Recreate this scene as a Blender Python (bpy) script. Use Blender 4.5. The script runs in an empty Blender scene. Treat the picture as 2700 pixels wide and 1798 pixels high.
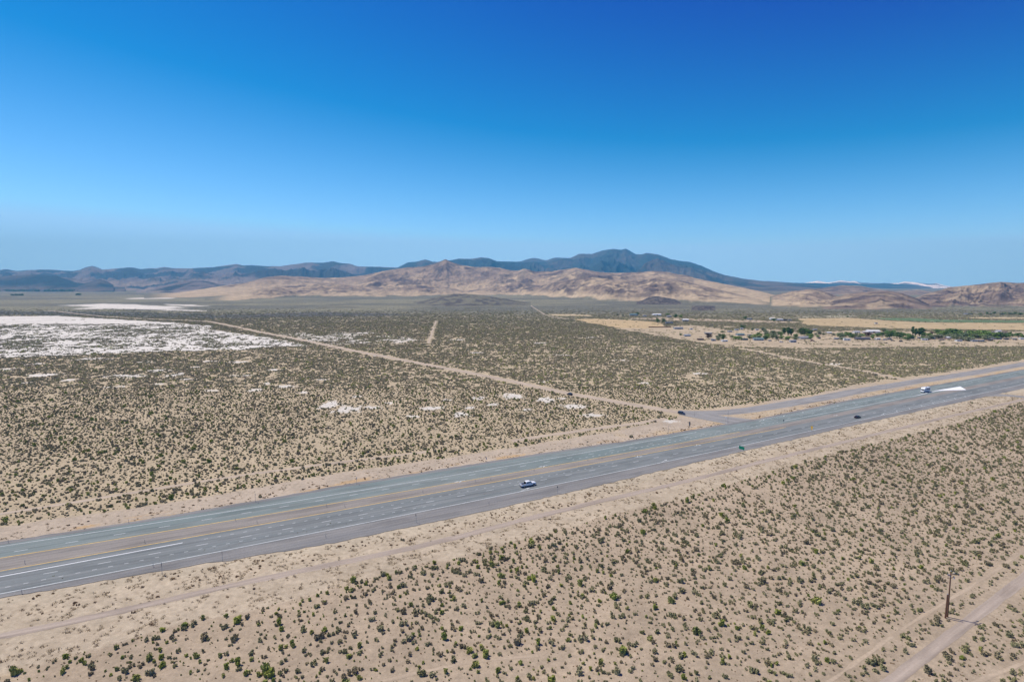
import bpy, math, random
import numpy as np
from mathutils import Vector

# ------------------------------------------------------------------ camera, sky, sun
CAM_H = 78.0          # drone height (m)
F = 1500.0            # focal length in photograph pixels (2700 wide)
HOR = 752.0           # pixel row of the true horizon
PITCH = math.atan((899 - HOR) / F)
scene = bpy.context.scene
COL = scene.collection
cam_d = bpy.data.cameras.new('camera')
cam_d.sensor_width = 36.0
cam_d.lens = 36.0 * F / 2700.0
cam_d.clip_start = 1.0
cam_d.clip_end = 120000.0
cam = bpy.data.objects.new('camera', cam_d)
COL.objects.link(cam)
cam.location = (0, 0, CAM_H)
cam.rotation_euler = (math.pi / 2 - PITCH, 0, 0)
scene.camera = cam

def ray(u, v):
    x = (u - 1350.0) / F
    w = -(v - 899.0) / F
    cp, sp = math.cos(PITCH), math.sin(PITCH)
    return x, cp + w * sp, -sp + w * cp

def G(u, v):                                   # a pixel on the flat valley floor
    x, y, z = ray(u, v)
    t = -CAM_H / z
    return np.array([x * t, y * t])

def GA(pts):
    return np.array([G(u, v) for u, v in pts])

_b, _t = G(2498, 1625), G(2574, 1642)          # the pole's foot and the end of its shadow
SH = _t - _b
SUN_AZ = math.atan2(-SH[0], -SH[1])            # from +Y towards +X
SUN_EL = math.atan2(11.1, float(np.hypot(*SH)))
SUN_EL = min(SUN_EL, math.radians(62))
SUN_DIR = Vector((math.sin(SUN_AZ) * math.cos(SUN_EL), math.cos(SUN_AZ) * math.cos(SUN_EL), math.sin(SUN_EL)))

world = bpy.data.worlds.new('World')
scene.world = world
world.use_nodes = True
wn = world.node_tree
bg = wn.nodes['Background']
sky = wn.nodes.new('ShaderNodeTexSky')
sky.sky_type = 'NISHITA'
sky.sun_disc = False
sky.sun_elevation = SUN_EL
sky.sun_rotation = SUN_AZ
sky.altitude = 1300
sky.air_density = 1.0
sky.dust_density = 0.0
sky.ozone_density = 1.5
SKY_STRENGTH = 0.12
grade = wn.nodes.new('ShaderNodeVectorMath')             # the camera's contrast: a deeper, cleaner blue
grade.operation = 'MULTIPLY_ADD'
grade.inputs[1].default_value = (1.24, 1.42, 1.40)
grade.inputs[2].default_value = (-0.30 / SKY_STRENGTH, -0.305 / SKY_STRENGTH, -0.20 / SKY_STRENGTH)
floor_ = wn.nodes.new('ShaderNodeVectorMath')
floor_.operation = 'MAXIMUM'
floor_.inputs[1].default_value = (0.02, 0.05, 0.1)
wn.links.new(sky.outputs[0], grade.inputs[0])
wn.links.new(grade.outputs[0], floor_.inputs[0])
roof_ = wn.nodes.new('ShaderNodeVectorMath')             # keeps the low sky a clean pale blue all round the horizon
roof_.operation = 'MINIMUM'
roof_.inputs[1].default_value = (0.42 / SKY_STRENGTH, 0.86 / SKY_STRENGTH, 1.5 / SKY_STRENGTH)
sp_ = wn.nodes.new('ShaderNodeSeparateXYZ')
cb_ = wn.nodes.new('ShaderNodeCombineXYZ')
ma_ = wn.nodes.new('ShaderNodeMath')
ma_.operation = 'MULTIPLY_ADD'
ma_.inputs[1].default_value = 1.35                       # blue follows red, so that the low sky stays blue
wn.links.new(floor_.outputs[0], sp_.inputs[0])
wn.links.new(sp_.outputs[0], cb_.inputs[0])
mg_ = wn.nodes.new('ShaderNodeMath')
mg_.operation = 'MULTIPLY_ADD'
mg_.inputs[1].default_value = 0.3
wn.links.new(sp_.outputs[0], mg_.inputs[0])
wn.links.new(sp_.outputs[1], mg_.inputs[2])
wn.links.new(mg_.outputs[0], cb_.inputs[1])
wn.links.new(sp_.outputs[0], ma_.inputs[0])
wn.links.new(sp_.outputs[2], ma_.inputs[2])
wn.links.new(ma_.outputs[0], cb_.inputs[2])
wn.links.new(cb_.outputs[0], roof_.inputs[0])
wn.links.new(roof_.outputs[0], bg.inputs['Color'])
bg.inputs['Strength'].default_value = SKY_STRENGTH

sun_d = bpy.data.lights.new('sun', 'SUN')
sun_d.energy = 5.0
sun_d.angle = math.radians(0.53)
sun_d.color = (1.0, 0.955, 0.85)
sun = bpy.data.objects.new('sun', sun_d)
COL.objects.link(sun)
sun.location = (0, 0, 300)
sun.rotation_euler = (-SUN_DIR).to_track_quat('-Z', 'Y').to_euler()

vs = scene.view_settings
vs.view_transform = 'Standard'
vs.look = 'None'
vs.exposure = 0.0
vs.gamma = 1.0
vs.use_curve_mapping = False

rng = np.random.default_rng(7)
random.seed(7)

# ------------------------------------------------------------------ numpy noise
def _hash(ix, iy, seed):
    n = (ix.astype(np.int64) * 374761393 + iy.astype(np.int64) * 668265263 + seed * 974634777) & 0xffffffff
    n = ((n ^ (n >> 13)) * 1274126177) & 0xffffffff
    return ((n ^ (n >> 16)) & 0xffff) / 65535.0

def vnoise(x, y, seed=0):
    ix, iy = np.floor(x), np.floor(y)
    fx, fy = x - ix, y - iy
    fx = fx * fx * fx * (fx * (fx * 6 - 15) + 10)
    fy = fy * fy * fy * (fy * (fy * 6 - 15) + 10)
    a, b = _hash(ix, iy, seed), _hash(ix + 1, iy, seed)
    c, d = _hash(ix, iy + 1, seed), _hash(ix + 1, iy + 1, seed)
    return (a + (b - a) * fx) * (1 - fy) + (c + (d - c) * fx) * fy

def fbm(x, y, seed=0, octaves=4, gain=0.5):
    s, a, n = 0.0, 1.0, 0.0
    for o in range(octaves):
        s = s + a * vnoise(x * 2 ** o + 17.3 * o, y * 2 ** o - 9.1 * o, seed + o)
        n += a
        a *= gain
    return s / n

def ridged(x, y, seed=0, octaves=4, gain=0.5):
    s, a, n = 0.0, 1.0, 0.0
    for o in range(octaves):
        r = 1 - np.abs(2 * vnoise(x * 2 ** o + 5.7 * o, y * 2 ** o + 3.3 * o, seed + o) - 1)
        s = s + a * r * r
        n += a
        a *= gain
    return s / n

def sstep(a, b, x):
    t = np.clip((x - a) / (b - a), 0, 1)
    return t * t * (3 - 2 * t)

def mixc(c, d, m):
    return c * (1 - m[..., None]) + np.asarray(d) * m[..., None]

def poly_sdf(P, xy):                            # signed distance, negative inside
    d2 = np.full(len(xy), 1e18)
    inside = np.zeros(len(xy), bool)
    n = len(P)
    for i in range(n):
        a, b = P[i], P[(i + 1) % n]
        e = b - a
        w = xy - a
        t = np.clip((w @ e) / (e @ e), 0, 1)
        q = w - t[:, None] * e
        d2 = np.minimum(d2, (q * q).sum(1))
        c = (a[1] <= xy[:, 1]) != (b[1] <= xy[:, 1])
        with np.errstate(divide='ignore', invalid='ignore'):
            xc = a[0] + (xy[:, 1] - a[1]) * e[0] / e[1]
        inside ^= c & (xy[:, 0] < xc)
    return np.where(inside, -1, 1) * np.sqrt(d2)

def line_dist(P, xy):
    d2 = np.full(len(xy), 1e18)
    for a, b in zip(P[:-1], P[1:]):
        e = b - a
        w = xy - a
        t = np.clip((w @ e) / (e @ e), 0, 1)
        q = w - t[:, None] * e
        d2 = np.minimum(d2, (q * q).sum(1))
    return np.sqrt(d2)

# ------------------------------------------------------------------ object helpers
def put(o, parent=None):
    COL.objects.link(o)
    if parent is not None:
        o.parent = parent
    return o

def tag(o, label=None, cat=None, group=None, kind=None):
    if label: o['label'] = label
    if cat: o['category'] = cat
    if group: o['group'] = group
    if kind: o['kind'] = kind
    return o

def empty(name, loc=(0, 0, 0), rz=0.0):
    o = bpy.data.objects.new(name, None)
    o.empty_display_size = 0.5
    o.location = loc
    o.rotation_euler = (0, 0, rz)
    return put(o)

def mesh(name, V, Fc, mat=None, smooth=False):
    m = bpy.data.meshes.new(name)
    m.from_pydata([tuple(map(float, v)) for v in V], [], [tuple(f) for f in Fc])
    if mat: m.materials.append(mat)
    if smooth:
        m.polygons.foreach_set('use_smooth', [True] * len(m.polygons))
    m.update()
    return m

def obj(name, me, parent=None, loc=None, rz=None):
    o = bpy.data.objects.new(name, me)
    if loc is not None: o.location = loc
    if rz is not None: o.rotation_euler = (0, 0, rz)
    return put(o, parent)

def grid_mesh(name, P, mat, col=None, extra=None, smooth=True, uv=None):
    R, C, _ = P.shape
    m = bpy.data.meshes.new(name)
    m.vertices.add(R * C)
    m.vertices.foreach_set('co', P.reshape(-1).astype(np.float32))
    idx = np.arange(R * C).reshape(R, C)
    q = np.stack([idx[:-1, :-1], idx[:-1, 1:], idx[1:, 1:], idx[1:, :-1]], -1).reshape(-1, 4)
    n = len(q)
    m.loops.add(n * 4)
    m.loops.foreach_set('vertex_index', q.reshape(-1).astype(np.int32))
    m.polygons.add(n)
    m.polygons.foreach_set('loop_start', np.arange(0, n * 4, 4, dtype=np.int32))
    m.polygons.foreach_set('use_smooth', np.full(n, smooth))
    m.update(calc_edges=True)
    if col is not None:
        a = m.color_attributes.new('col', 'FLOAT_COLOR', 'POINT')
        c4 = np.ones((R * C, 4), np.float32)
        c4[:, :3] = col.reshape(-1, 3)
        a.data.foreach_set('color', c4.reshape(-1))
    for k, v in (extra or {}).items():
        a = m.attributes.new(k, 'FLOAT', 'POINT')
        a.data.foreach_set('value', v.reshape(-1).astype(np.float32))
    if uv is not None:
        l = m.uv_layers.new(name='UVMap')
        l.data.foreach_set('uv', uv.reshape(-1, 2)[q.reshape(-1)].astype(np.float32).reshape(-1))
    m.materials.append(mat)
    return m

class MB:                                       # collects shapes for one mesh
    def __init__(self):
        self.V, self.F = [], []
    def add(self, V, Fc):
        b = len(self.V)
        self.V += [tuple(v) for v in V]
        self.F += [tuple(i + b for i in f) for f in Fc]
        return self
    def box(self, x0, x1, y0, y1, z0, z1):
        V = [(x, y, z) for z in (z0, z1) for y in (y0, y1) for x in (x0, x1)]
        return self.add(V, [(0, 2, 3, 1), (4, 5, 7, 6), (0, 1, 5, 4), (2, 6, 7, 3), (0, 4, 6, 2), (1, 3, 7, 5)])
    def tube(self, p, q, r0, r1=None, n=8):
        r1 = r0 if r1 is None else r1
        p, q = Vector(p), Vector(q)
        d = (q - p).normalized()
        a = d.orthogonal().normalized()
        b = d.cross(a)
        V, Fc = [], []
        for c, r in ((p, r0), (q, r1)):
            for i in range(n):
                t = 2 * math.pi * i / n
                V.append(c + a * (r * math.cos(t)) + b * (r * math.sin(t)))
        for i in range(n):
            j = (i + 1) % n
            Fc.append((i, j, n + j, n + i))
        Fc += [tuple(range(n - 1, -1, -1)), tuple(range(n, 2 * n))]
        return self.add(V, Fc)
    def prism(self, prof):                      # prof: (x, z, half width) round a side outline
        n = len(prof)
        V = [(x, -w, z) for x, z, w in prof] + [(x, w, z) for x, z, w in prof]
        Fc = [tuple(range(n)), tuple(range(2 * n - 1, n - 1, -1))]
        for i in range(n):
            j = (i + 1) % n
            Fc.append((i, n + i, n + j, j))
        return self.add(V, Fc)
    def mesh(self, name, mat, smooth=False):
        return mesh(name, self.V, self.F, mat, smooth)
    def build(self, name, mat, parent=None, loc=None, rz=None, smooth=False):
        return obj(name, self.mesh(name, mat, smooth), parent, loc, rz)

# ------------------------------------------------------------------ materials
def new_mat(name):
    m = bpy.data.materials.new(name)
    m.use_nodes = True
    b = m.node_tree.nodes['Principled BSDF']
    b.inputs['Specular IOR Level'].default_value = 0.2
    return m, m.node_tree, b

def N(t, kind, **kw):
    n = t.nodes.new(kind)
    for k, v in kw.items():
        if k in ('data_type', 'blend_type', 'operation', 'noise_dimensions', 'attribute_name', 'attribute_type', 'feature', 'clamp_factor'):
            setattr(n, k, v)
        else:
            n.inputs[k].default_value = v
    return n

def noise_fac(t, vec, scale, detail=4, lo=0.75, hi=1.25, rough=0.55, f0=0.25, f1=0.75):
    n = N(t, 'ShaderNodeTexNoise', Scale=scale, Detail=detail, Roughness=rough)
    t.links.new(vec, n.inputs['Vector'])
    r = t.nodes.new('ShaderNodeMapRange')
    r.inputs['From Min'].default_value = f0
    r.inputs['From Max'].default_value = f1
    r.inputs['To Min'].default_value = lo
    r.inputs['To Max'].default_value = hi
    t.links.new(n.outputs['Fac'], r.inputs['Value'])
    return r.outputs[0]

def mul(t, a, b):
    m = t.nodes.new('ShaderNodeMath')
    m.operation = 'MULTIPLY'
    t.links.new(a, m.inputs[0])
    t.links.new(b, m.inputs[1])
    return m.outputs[0]

def scale_col(t, colsock, facsock):
    v = t.nodes.new('ShaderNodeVectorMath')
    v.operation = 'SCALE'
    t.links.new(colsock, v.inputs[0])
    t.links.new(facsock, v.inputs['Scale'])
    return v.outputs[0]

def simple(name, col, rough=0.6, var=0.15, scale=3.0, spec=0.2, metal=0.0, streak=None):
    m, t, b = new_mat(name)
    tc = t.nodes.new('ShaderNodeTexCoord')
    vec = tc.outputs['Object']
    if streak:
        mp = t.nodes.new('ShaderNodeMapping')
        mp.inputs['Scale'].default_value = streak
        t.links.new(vec, mp.inputs['Vector'])
        vec = mp.outputs[0]
    f = noise_fac(t, vec, scale, 4, 1 - var, 1 + var)
    c = t.nodes.new('ShaderNodeRGB')
    c.outputs[0].default_value = (*col, 1)
    t.links.new(scale_col(t, c.outputs[0], f), b.inputs['Base Color'])
    b.inputs['Roughness'].default_value = rough
    b.inputs['Specular IOR Level'].default_value = spec
    b.inputs['Metallic'].default_value = metal
    return m

def terrain_mat(name, scales, bump=None, veg=False):
    m, t, b = new_mat(name)
    at = N(t, 'ShaderNodeAttribute', attribute_name='col', attribute_type='GEOMETRY')
    tc = t.nodes.new('ShaderNodeTexCoord')
    vec = tc.outputs['Object']
    f = None
    for sc, lo, hi in scales:
        g = noise_fac(t, vec, sc, 5, lo, hi)
        f = g if f is None else mul(t, f, g)
    c = scale_col(t, at.outputs['Color'], f)
    if veg:                                     # mottling of scrub too far off to stand as single bushes
        av = N(t, 'ShaderNodeAttribute', attribute_name='veg', attribute_type='GEOMETRY')
        n1 = noise_fac(t, vec, 0.11, 6, 0.55, 1.5, 0.7, 0.3, 0.7)
        n2 = noise_fac(t, vec, 0.012, 5, 0.75, 1.25, 0.6)
        nn = mul(t, n1, n2)
        mr = t.nodes.new('ShaderNodeMix')
        mr.data_type = 'FLOAT'
        mr.inputs[2].default_value = 1.0
        t.links.new(av.outputs['Fac'], mr.inputs[0])
        t.links.new(nn, mr.inputs[3])
        c = scale_col(t, c, mr.outputs[0])
    t.links.new(c, b.inputs['Base Color'])
    b.inputs['Roughness'].default_value = 0.95
    b.inputs['Specular IOR Level'].default_value = 0.05
    if bump:
        n = N(t, 'ShaderNodeTexNoise', Scale=bump[0], Detail=6, Roughness=0.65)
        t.links.new(vec, n.inputs['Vector'])
        bp = t.nodes.new('ShaderNodeBump')
        bp.inputs['Strength'].default_value = bump[1]
        bp.inputs['Distance'].default_value = bump[2]
        t.links.new(n.outputs['Fac'], bp.inputs['Height'])
        t.links.new(bp.outputs[0], b.inputs['Normal'])
    return m

def road_mat(name, col, col2, cross, along, var=0.12, grain=2.0, wear=0.08):
    # UV: x = metres across, y = metres along; two tones worn in long streaks
    m, t, b = new_mat(name)
    uv = t.nodes.new('ShaderNodeUVMap')
    mp = t.nodes.new('ShaderNodeMapping')
    mp.inputs['Scale'].default_value = (cross, along, 1)
    t.links.new(uv.outputs[0], mp.inputs['Vector'])
    n = N(t, 'ShaderNodeTexNoise', Scale=1.0, Detail=5, Roughness=0.6)
    t.links.new(mp.outputs[0], n.inputs['Vector'])
    r = t.nodes.new('ShaderNodeMapRange')
    r.inputs['From Min'].default_value = 0.38
    r.inputs['From Max'].default_value = 0.62
    t.links.new(n.outputs['Fac'], r.inputs['Value'])
    mx = t.nodes.new('ShaderNodeMix')
    mx.data_type = 'RGBA'
    mx.inputs[6].default_value = (*col, 1)
    mx.inputs[7].default_value = (*col2, 1)
    t.links.new(r.outputs[0], mx.inputs[0])
    tc = t.nodes.new('ShaderNodeTexCoord')
    sx = t.nodes.new('ShaderNodeSeparateXYZ')
    t.links.new(uv.outputs[0], sx.inputs[0])
    wv = N(t, 'ShaderNodeMath', operation='MULTIPLY')
    wv.inputs[1].default_value = 2 * math.pi / 1.83
    t.links.new(sx.outputs[0], wv.inputs[0])
    cs = N(t, 'ShaderNodeMath', operation='COSINE')
    t.links.new(wv.outputs[0], cs.inputs[0])
    wr = t.nodes.new('ShaderNodeMapRange')
    wr.inputs['From Min'].default_value = -1
    wr.inputs['To Min'].default_value = 1 - wear
    wr.inputs['To Max'].default_value = 1 + wear * 0.4
    t.links.new(cs.outputs[0], wr.inputs['Value'])
    mp2 = t.nodes.new('ShaderNodeMapping')
    mp2.inputs['Scale'].default_value = (0.27, 0.045, 1)
    t.links.new(uv.outputs[0], mp2.inputs['Vector'])
    pt = noise_fac(t, mp2.outputs[0], 1.0, 3, 0.9, 1.06, 0.5, 0.42, 0.5)
    f = mul(t, mul(t, wr.outputs[0], pt), noise_fac(t, tc.outputs['Object'], grain, 5, 1 - var, 1 + var),
            )
    f = mul(t, f, noise_fac(t, tc.outputs['Object'], 0.05, 4, 0.93, 1.07))
    t.links.new(scale_col(t, mx.outputs[2], f), b.inputs['Base Color'])
    b.inputs['Roughness'].default_value = 0.9
    b.inputs['Specular IOR Level'].default_value = 0.15
    return m

def leaf_mat(name, cols, rough=0.8):
    # tone picked per plant (Object Info random) and varied from leaf clump to leaf clump
    m, t, b = new_mat(name)
    oi = t.nodes.new('ShaderNodeObjectInfo')
    cr = t.nodes.new('ShaderNodeValToRGB')
    el = cr.color_ramp.elements
    for i, c in enumerate(cols):
        p = i / (len(cols) - 1)
        e = el[i] if i < 2 else el.new(p)
        e.position = p
        e.color = (*c, 1)
    el = cr.color_ramp.elements
    t.links.new(oi.outputs['Random'], cr.inputs[0])
    tc = t.nodes.new('ShaderNodeTexCoord')
    f = noise_fac(t, tc.outputs['Object'], 3.5, 3, 0.7, 1.35)
    t.links.new(scale_col(t, cr.outputs[0], f), b.inputs['Base Color'])
    b.inputs['Roughness'].default_value = rough
    b.inputs['Specular IOR Level'].default_value = 0.1
    return m

M = {}
M['ground'] = terrain_mat('valley_soil', [(3.2, 0.84, 1.15), (0.7, 0.80, 1.18), (0.11, 0.86, 1.14), (0.015, 0.92, 1.08)], bump=(1.8, 0.7, 0.2), veg=True)
M['hill'] = terrain_mat('hill_rock', [(0.03, 0.72, 1.28), (0.008, 0.85, 1.15)], bump=(0.02, 0.9, 14.0))
M['mtn'] = terrain_mat('mountain_rock', [(0.006, 0.72, 1.28), (0.0016, 0.85, 1.15)], bump=(0.005, 0.9, 60.0))
M['asphalt_far'] = road_mat('asphalt_far_lanes', (0.157, 0.197, 0.190), (0.208, 0.234, 0.223), 0.45, 0.012, 0.07, 1.5)
M['asphalt_near'] = road_mat('asphalt_near_lanes', (0.152, 0.171, 0.170), (0.205, 0.217, 0.213), 0.45, 0.012, 0.07, 1.5)
M['median'] = road_mat('median_grit', (0.262, 0.238, 0.210), (0.22, 0.203, 0.183), 0.4, 0.02, 0.1, 1.8)
M['shoulder'] = road_mat('shoulder_gravel', (0.225, 0.218, 0.205), (0.185, 0.184, 0.18), 0.35, 0.02, 0.16, 2.4)
M['frontage'] = road_mat('frontage_asphalt', (0.285, 0.275, 0.26), (0.24, 0.233, 0.222), 0.5, 0.015, 0.08, 1.5)
M['dirt'] = road_mat('graded_dirt', (0.455, 0.375, 0.285), (0.385, 0.312, 0.235), 0.55, 0.02, 0.1, 1.2)
M['faint'] = road_mat('faint_wheel_track', (0.40, 0.32, 0.23), (0.36, 0.288, 0.205), 0.75, 0.03, 0.15, 1.4)
M['dirt_grey'] = road_mat('gravel_track', (0.385, 0.32, 0.258), (0.305, 0.25, 0.202), 0.75, 0.015, 0.1, 1.6)
M['white_line'] = simple('white_road_paint', (0.50, 0.52, 0.51), 0.7, 0.25, 0.9)
M['white_new'] = simple('fresh_white_road_paint', (0.80, 0.81, 0.81), 0.6, 0.08, 0.9)
M['faded_line'] = simple('faded_white_road_paint', (0.50, 0.53, 0.52), 0.8, 0.25, 0.7)
M['yellow_line'] = simple('yellow_road_paint', (0.66, 0.43, 0.115), 0.75, 0.25, 0.6)
M['sage'] = leaf_mat('sagebrush_leaf', [(0.30, 0.28, 0.15), (0.235, 0.23, 0.115), (0.37, 0.335, 0.19), (0.265, 0.26, 0.115), (0.34, 0.28, 0.165), (0.23, 0.20, 0.12)])
M['sage_far'] = leaf_mat('brown_sagebrush_leaf', [(0.31, 0.275, 0.16), (0.25, 0.235, 0.13), (0.37, 0.325, 0.20), (0.27, 0.26, 0.13), (0.33, 0.275, 0.175), (0.22, 0.20, 0.13)])
M['grease'] = leaf_mat('greasewood_leaf', [(0.31, 0.33, 0.07), (0.25, 0.29, 0.07), (0.37, 0.37, 0.11), (0.26, 0.28, 0.10)])
M['dead'] = leaf_mat('dead_brush', [(0.26, 0.155, 0.075), (0.20, 0.13, 0.08), (0.33, 0.21, 0.10), (0.17, 0.12, 0.085)])
M['straw'] = leaf_mat('dry_grass_blade', [(0.46, 0.385, 0.25), (0.42, 0.34, 0.22), (0.50, 0.42, 0.28), (0.40, 0.31, 0.19)])
M['leaf_green'] = leaf_mat('cottonwood_leaf', [(0.19, 0.29, 0.075), (0.23, 0.32, 0.09), (0.175, 0.265, 0.075)])
M['leaf_dark'] = leaf_mat('elm_leaf', [(0.12, 0.20, 0.06), (0.15, 0.23, 0.07)])
M['leaf_pale'] = leaf_mat('olive_leaf', [(0.24, 0.275, 0.155), (0.20, 0.245, 0.125), (0.27, 0.29, 0.18)])
M['leaf_red'] = leaf_mat('plum_leaf', [(0.13, 0.085, 0.07), (0.14, 0.10, 0.08)])
M['bark'] = simple('bark', (0.12, 0.09, 0.065), 0.9, 0.3, 4)
M['wood'] = simple('creosoted_pole', (0.19, 0.095, 0.055), 0.85, 0.3, 6, streak=(6, 6, 0.5))
M['steel'] = simple('galvanised_steel', (0.30, 0.30, 0.31), 0.5, 0.12, 5, 0.4)
M['porcelain'] = simple('insulator_porcelain', (0.50, 0.53, 0.56), 0.3, 0.05, 5, 0.5)
M['tyre'] = simple('tyre_rubber', (0.018, 0.018, 0.02), 0.85, 0.2, 8)
M['rim'] = simple('alloy_rim', (0.42, 0.43, 0.45), 0.35, 0.08, 8, 0.5, 0.7)
M['glass'] = simple('dark_window_glass', (0.02, 0.025, 0.03), 0.12, 0.1, 3, 0.6)
M['white_paint'] = simple('white_car_paint', (0.78, 0.79, 0.81), 0.3, 0.03, 2, 0.5)
M['black_trim'] = simple('black_trim', (0.025, 0.025, 0.028), 0.6, 0.2, 5)
M['lamp_clear'] = simple('headlamp_lens', (0.65, 0.66, 0.68), 0.15, 0.05, 5, 0.6)
M['lamp_red'] = simple('tail_lamp_lens', (0.35, 0.015, 0.012), 0.25, 0.1, 5, 0.5)

def paint(name, col):
    if name not in M: M[name] = simple(name, col, 0.3, 0.04, 2, 0.5)
    return M[name]

def wallm(name, col, rough=0.8):
    if name not in M: M[name] = simple(name, col, rough, 0.1, 0.8)
    return M[name]

# ------------------------------------------------------------------ highway frame: s along, t across (far side positive)
NW = [(0, 1567.5), (450, 1477), (900, 1390.2), (1350, 1301.3), (1800, 1209), (2250, 1110.8), (2403, 1077), (2573, 1042), (2700, 1012)]
_P = GA(NW)
ORG = _P[0]
D = (_P[5] - _P[0]); D /= np.linalg.norm(D)
NV = np.array([-D[1], D[0]])
ROAD_RZ = math.atan2(D[1], D[0])

def ST(xy):
    q = np.atleast_2d(xy) - ORG
    return q @ D, q @ NV

def XY(s, t):
    return ORG + np.outer(np.atleast_1d(s), D) + np.outer(np.atleast_1d(t), NV)

_s, _t2 = ST(_P)
_cf = np.polyfit(_s, _t2, 3)
S_LO, S_HI = float(_s[0]), float(_s[-2])
def cen(s):                                     # the slightly bending near edge line
    s = np.asarray(s, float)
    c = np.clip(s, S_LO, S_HI)
    return np.polyval(_cf, c) + np.polyval(np.polyder(_cf), c) * (s - c)

def off(pts, deg=2):
    s, t = ST(GA(pts))
    o = t - cen(s)
    if deg is None:
        return lambda x: np.interp(x, s, o)
    c = np.polyfit(s, o, deg)
    lo, hi = s.min(), s.max()
    return lambda x: np.polyval(c, np.clip(x, lo, hi))

o_ny = off([(0, 1506.3), (450, 1424.4), (900, 1345.7), (1350, 1263), (1800, 1177.6), (2024, 1137)])
o_fy = off([(0, 1473.8), (450, 1395), (900, 1324.5), (1350, 1247.8), (1800, 1167.4)])
o_fw = off([(0, 1442.2), (392, 1380), (900, 1301.2), (1350, 1227.2), (1800, 1146.4)])
o_ne = off([(0, 1577), (450, 1501), (900, 1428), (1350, 1332.5), (1800, 1227), (2250, 1121), (2566, 1053), (2700, 1024)], None)
o_fe = off([(0, 1437), (450, 1366), (840, 1297), (852, 1293.5), (900, 1285), (1350, 1212), (1618, 1171), (1630, 1171.5), (1800, 1142), (1920, 1121), (2006, 1107), (2250, 1056), (2700, 976)], None)
o_nb = off([(69, 1756), (329, 1691), (508, 1641), (650, 1610.5), (841, 1561), (1063, 1498), (1302, 1445), (1449.5, 1404.6), (1618, 1355), (1780, 1318.5), (1982, 1259.6), (2125, 1219), (2250, 1184), (2365, 1158), (2499, 1123.7), (2700, 1056.7)], None)
o_fb = off([(0, 1390.6), (230, 1356), (497, 1318), (727, 1276), (900, 1246), (1129, 1213), (1350, 1181), (1579, 1142.5), (1694, 1121.5), (1780, 1104), (1800, 1080), (1886, 1076.5), (1972, 1067), (2048, 1054), (2163, 1037), (2250, 1017), (2470, 987), (2700, 950)], None)

def edge_smooth(fn, s, k=9):
    x = fn(s)
    w = np.ones(k) / k
    return np.convolve(np.pad(x, k // 2, mode='edge'), w, 'valid')

SS = np.concatenate([np.arange(-140, 560, 2.0), np.arange(560, 1500, 10.0)])

def band(name, olo, ohi, mat, z, ncross=5, s=SS, jit=(0, 0), parent=None, seed=1):
    a = olo(s) if callable(olo) else np.full(len(s), olo)
    b = ohi(s) if callable(ohi) else np.full(len(s), ohi)
    a = a + jit[0] * (fbm(s / 3.0, s * 0 + 0.5, seed, 4) - 0.5)
    b = b + jit[1] * (fbm(s / 3.0, s * 0 + 7.5, seed + 3, 4) - 0.5)
    w = np.linspace(0, 1, ncross)
    T = a[:, None] * (1 - w) + b[:, None] * w
    S_ = np.repeat(s[:, None], ncross, 1)
    P = np.zeros((len(s), ncross, 3))
    xy = XY(S_.ravel(), (T + cen(s)[:, None]).ravel()).reshape(len(s), ncross, 2)
    P[..., :2] = xy
    P[..., 2] = z
    uv = np.stack([T, S_], -1)
    m = grid_mesh(name, P[:, ::-1], mat, uv=uv[:, ::-1])
    o = obj(name, m, parent)
    return o

hw_lo = lambda s: edge_smooth(o_ne, s)
hw_hi = lambda s: edge_smooth(o_fe, s, 5)
highway = band('highway', lambda s: np.zeros(len(s)) - 0.6, lambda s: o_ny(s) + 0.3, M['asphalt_near'], 0.10, 8)
tag(highway, 'grey desert highway with white edge lines running past the scrub', kind='structure')
tag(band('highway_far_lanes', lambda s: o_fy(s) - 0.3, hw_hi, M['asphalt_far'], 0.10, 8, jit=(0, 0.5)), 'blue-grey opposite lanes of the divided highway', kind='structure')
tag(band('highway_median', lambda s: o_ny(s) + 0.29, lambda s: o_fy(s) - 0.29, M['median'], 0.096, 4), 'brownish gritty strip between the two yellow lines', kind='structure')
tag(band('highway_shoulder', hw_lo, lambda s: np.zeros(len(s)) - 0.59, M['shoulder'], 0.092, 6, jit=(2.2, 0), seed=5), 'wide pale gravelly shoulder beside the near lanes', kind='structure')
tag(band('gravel_shoulder', lambda s: hw_hi(s) - 0.4, lambda s: hw_hi(s) + 2.6, M['shoulder'], 0.088, 4, jit=(0, 1.6), seed=9), 'narrow gravel shoulder along the far lanes', kind='structure')

# painted lines
def paint_line(name, ofn, width, mat, s0, s1, z=0.105, step=3.0):
    s = np.arange(s0, s1 + 0.01, step)
    return band(name, lambda x: ofn(x) - width / 2, lambda x: ofn(x) + width / 2, mat, z, 2, s, parent=highway)

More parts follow.
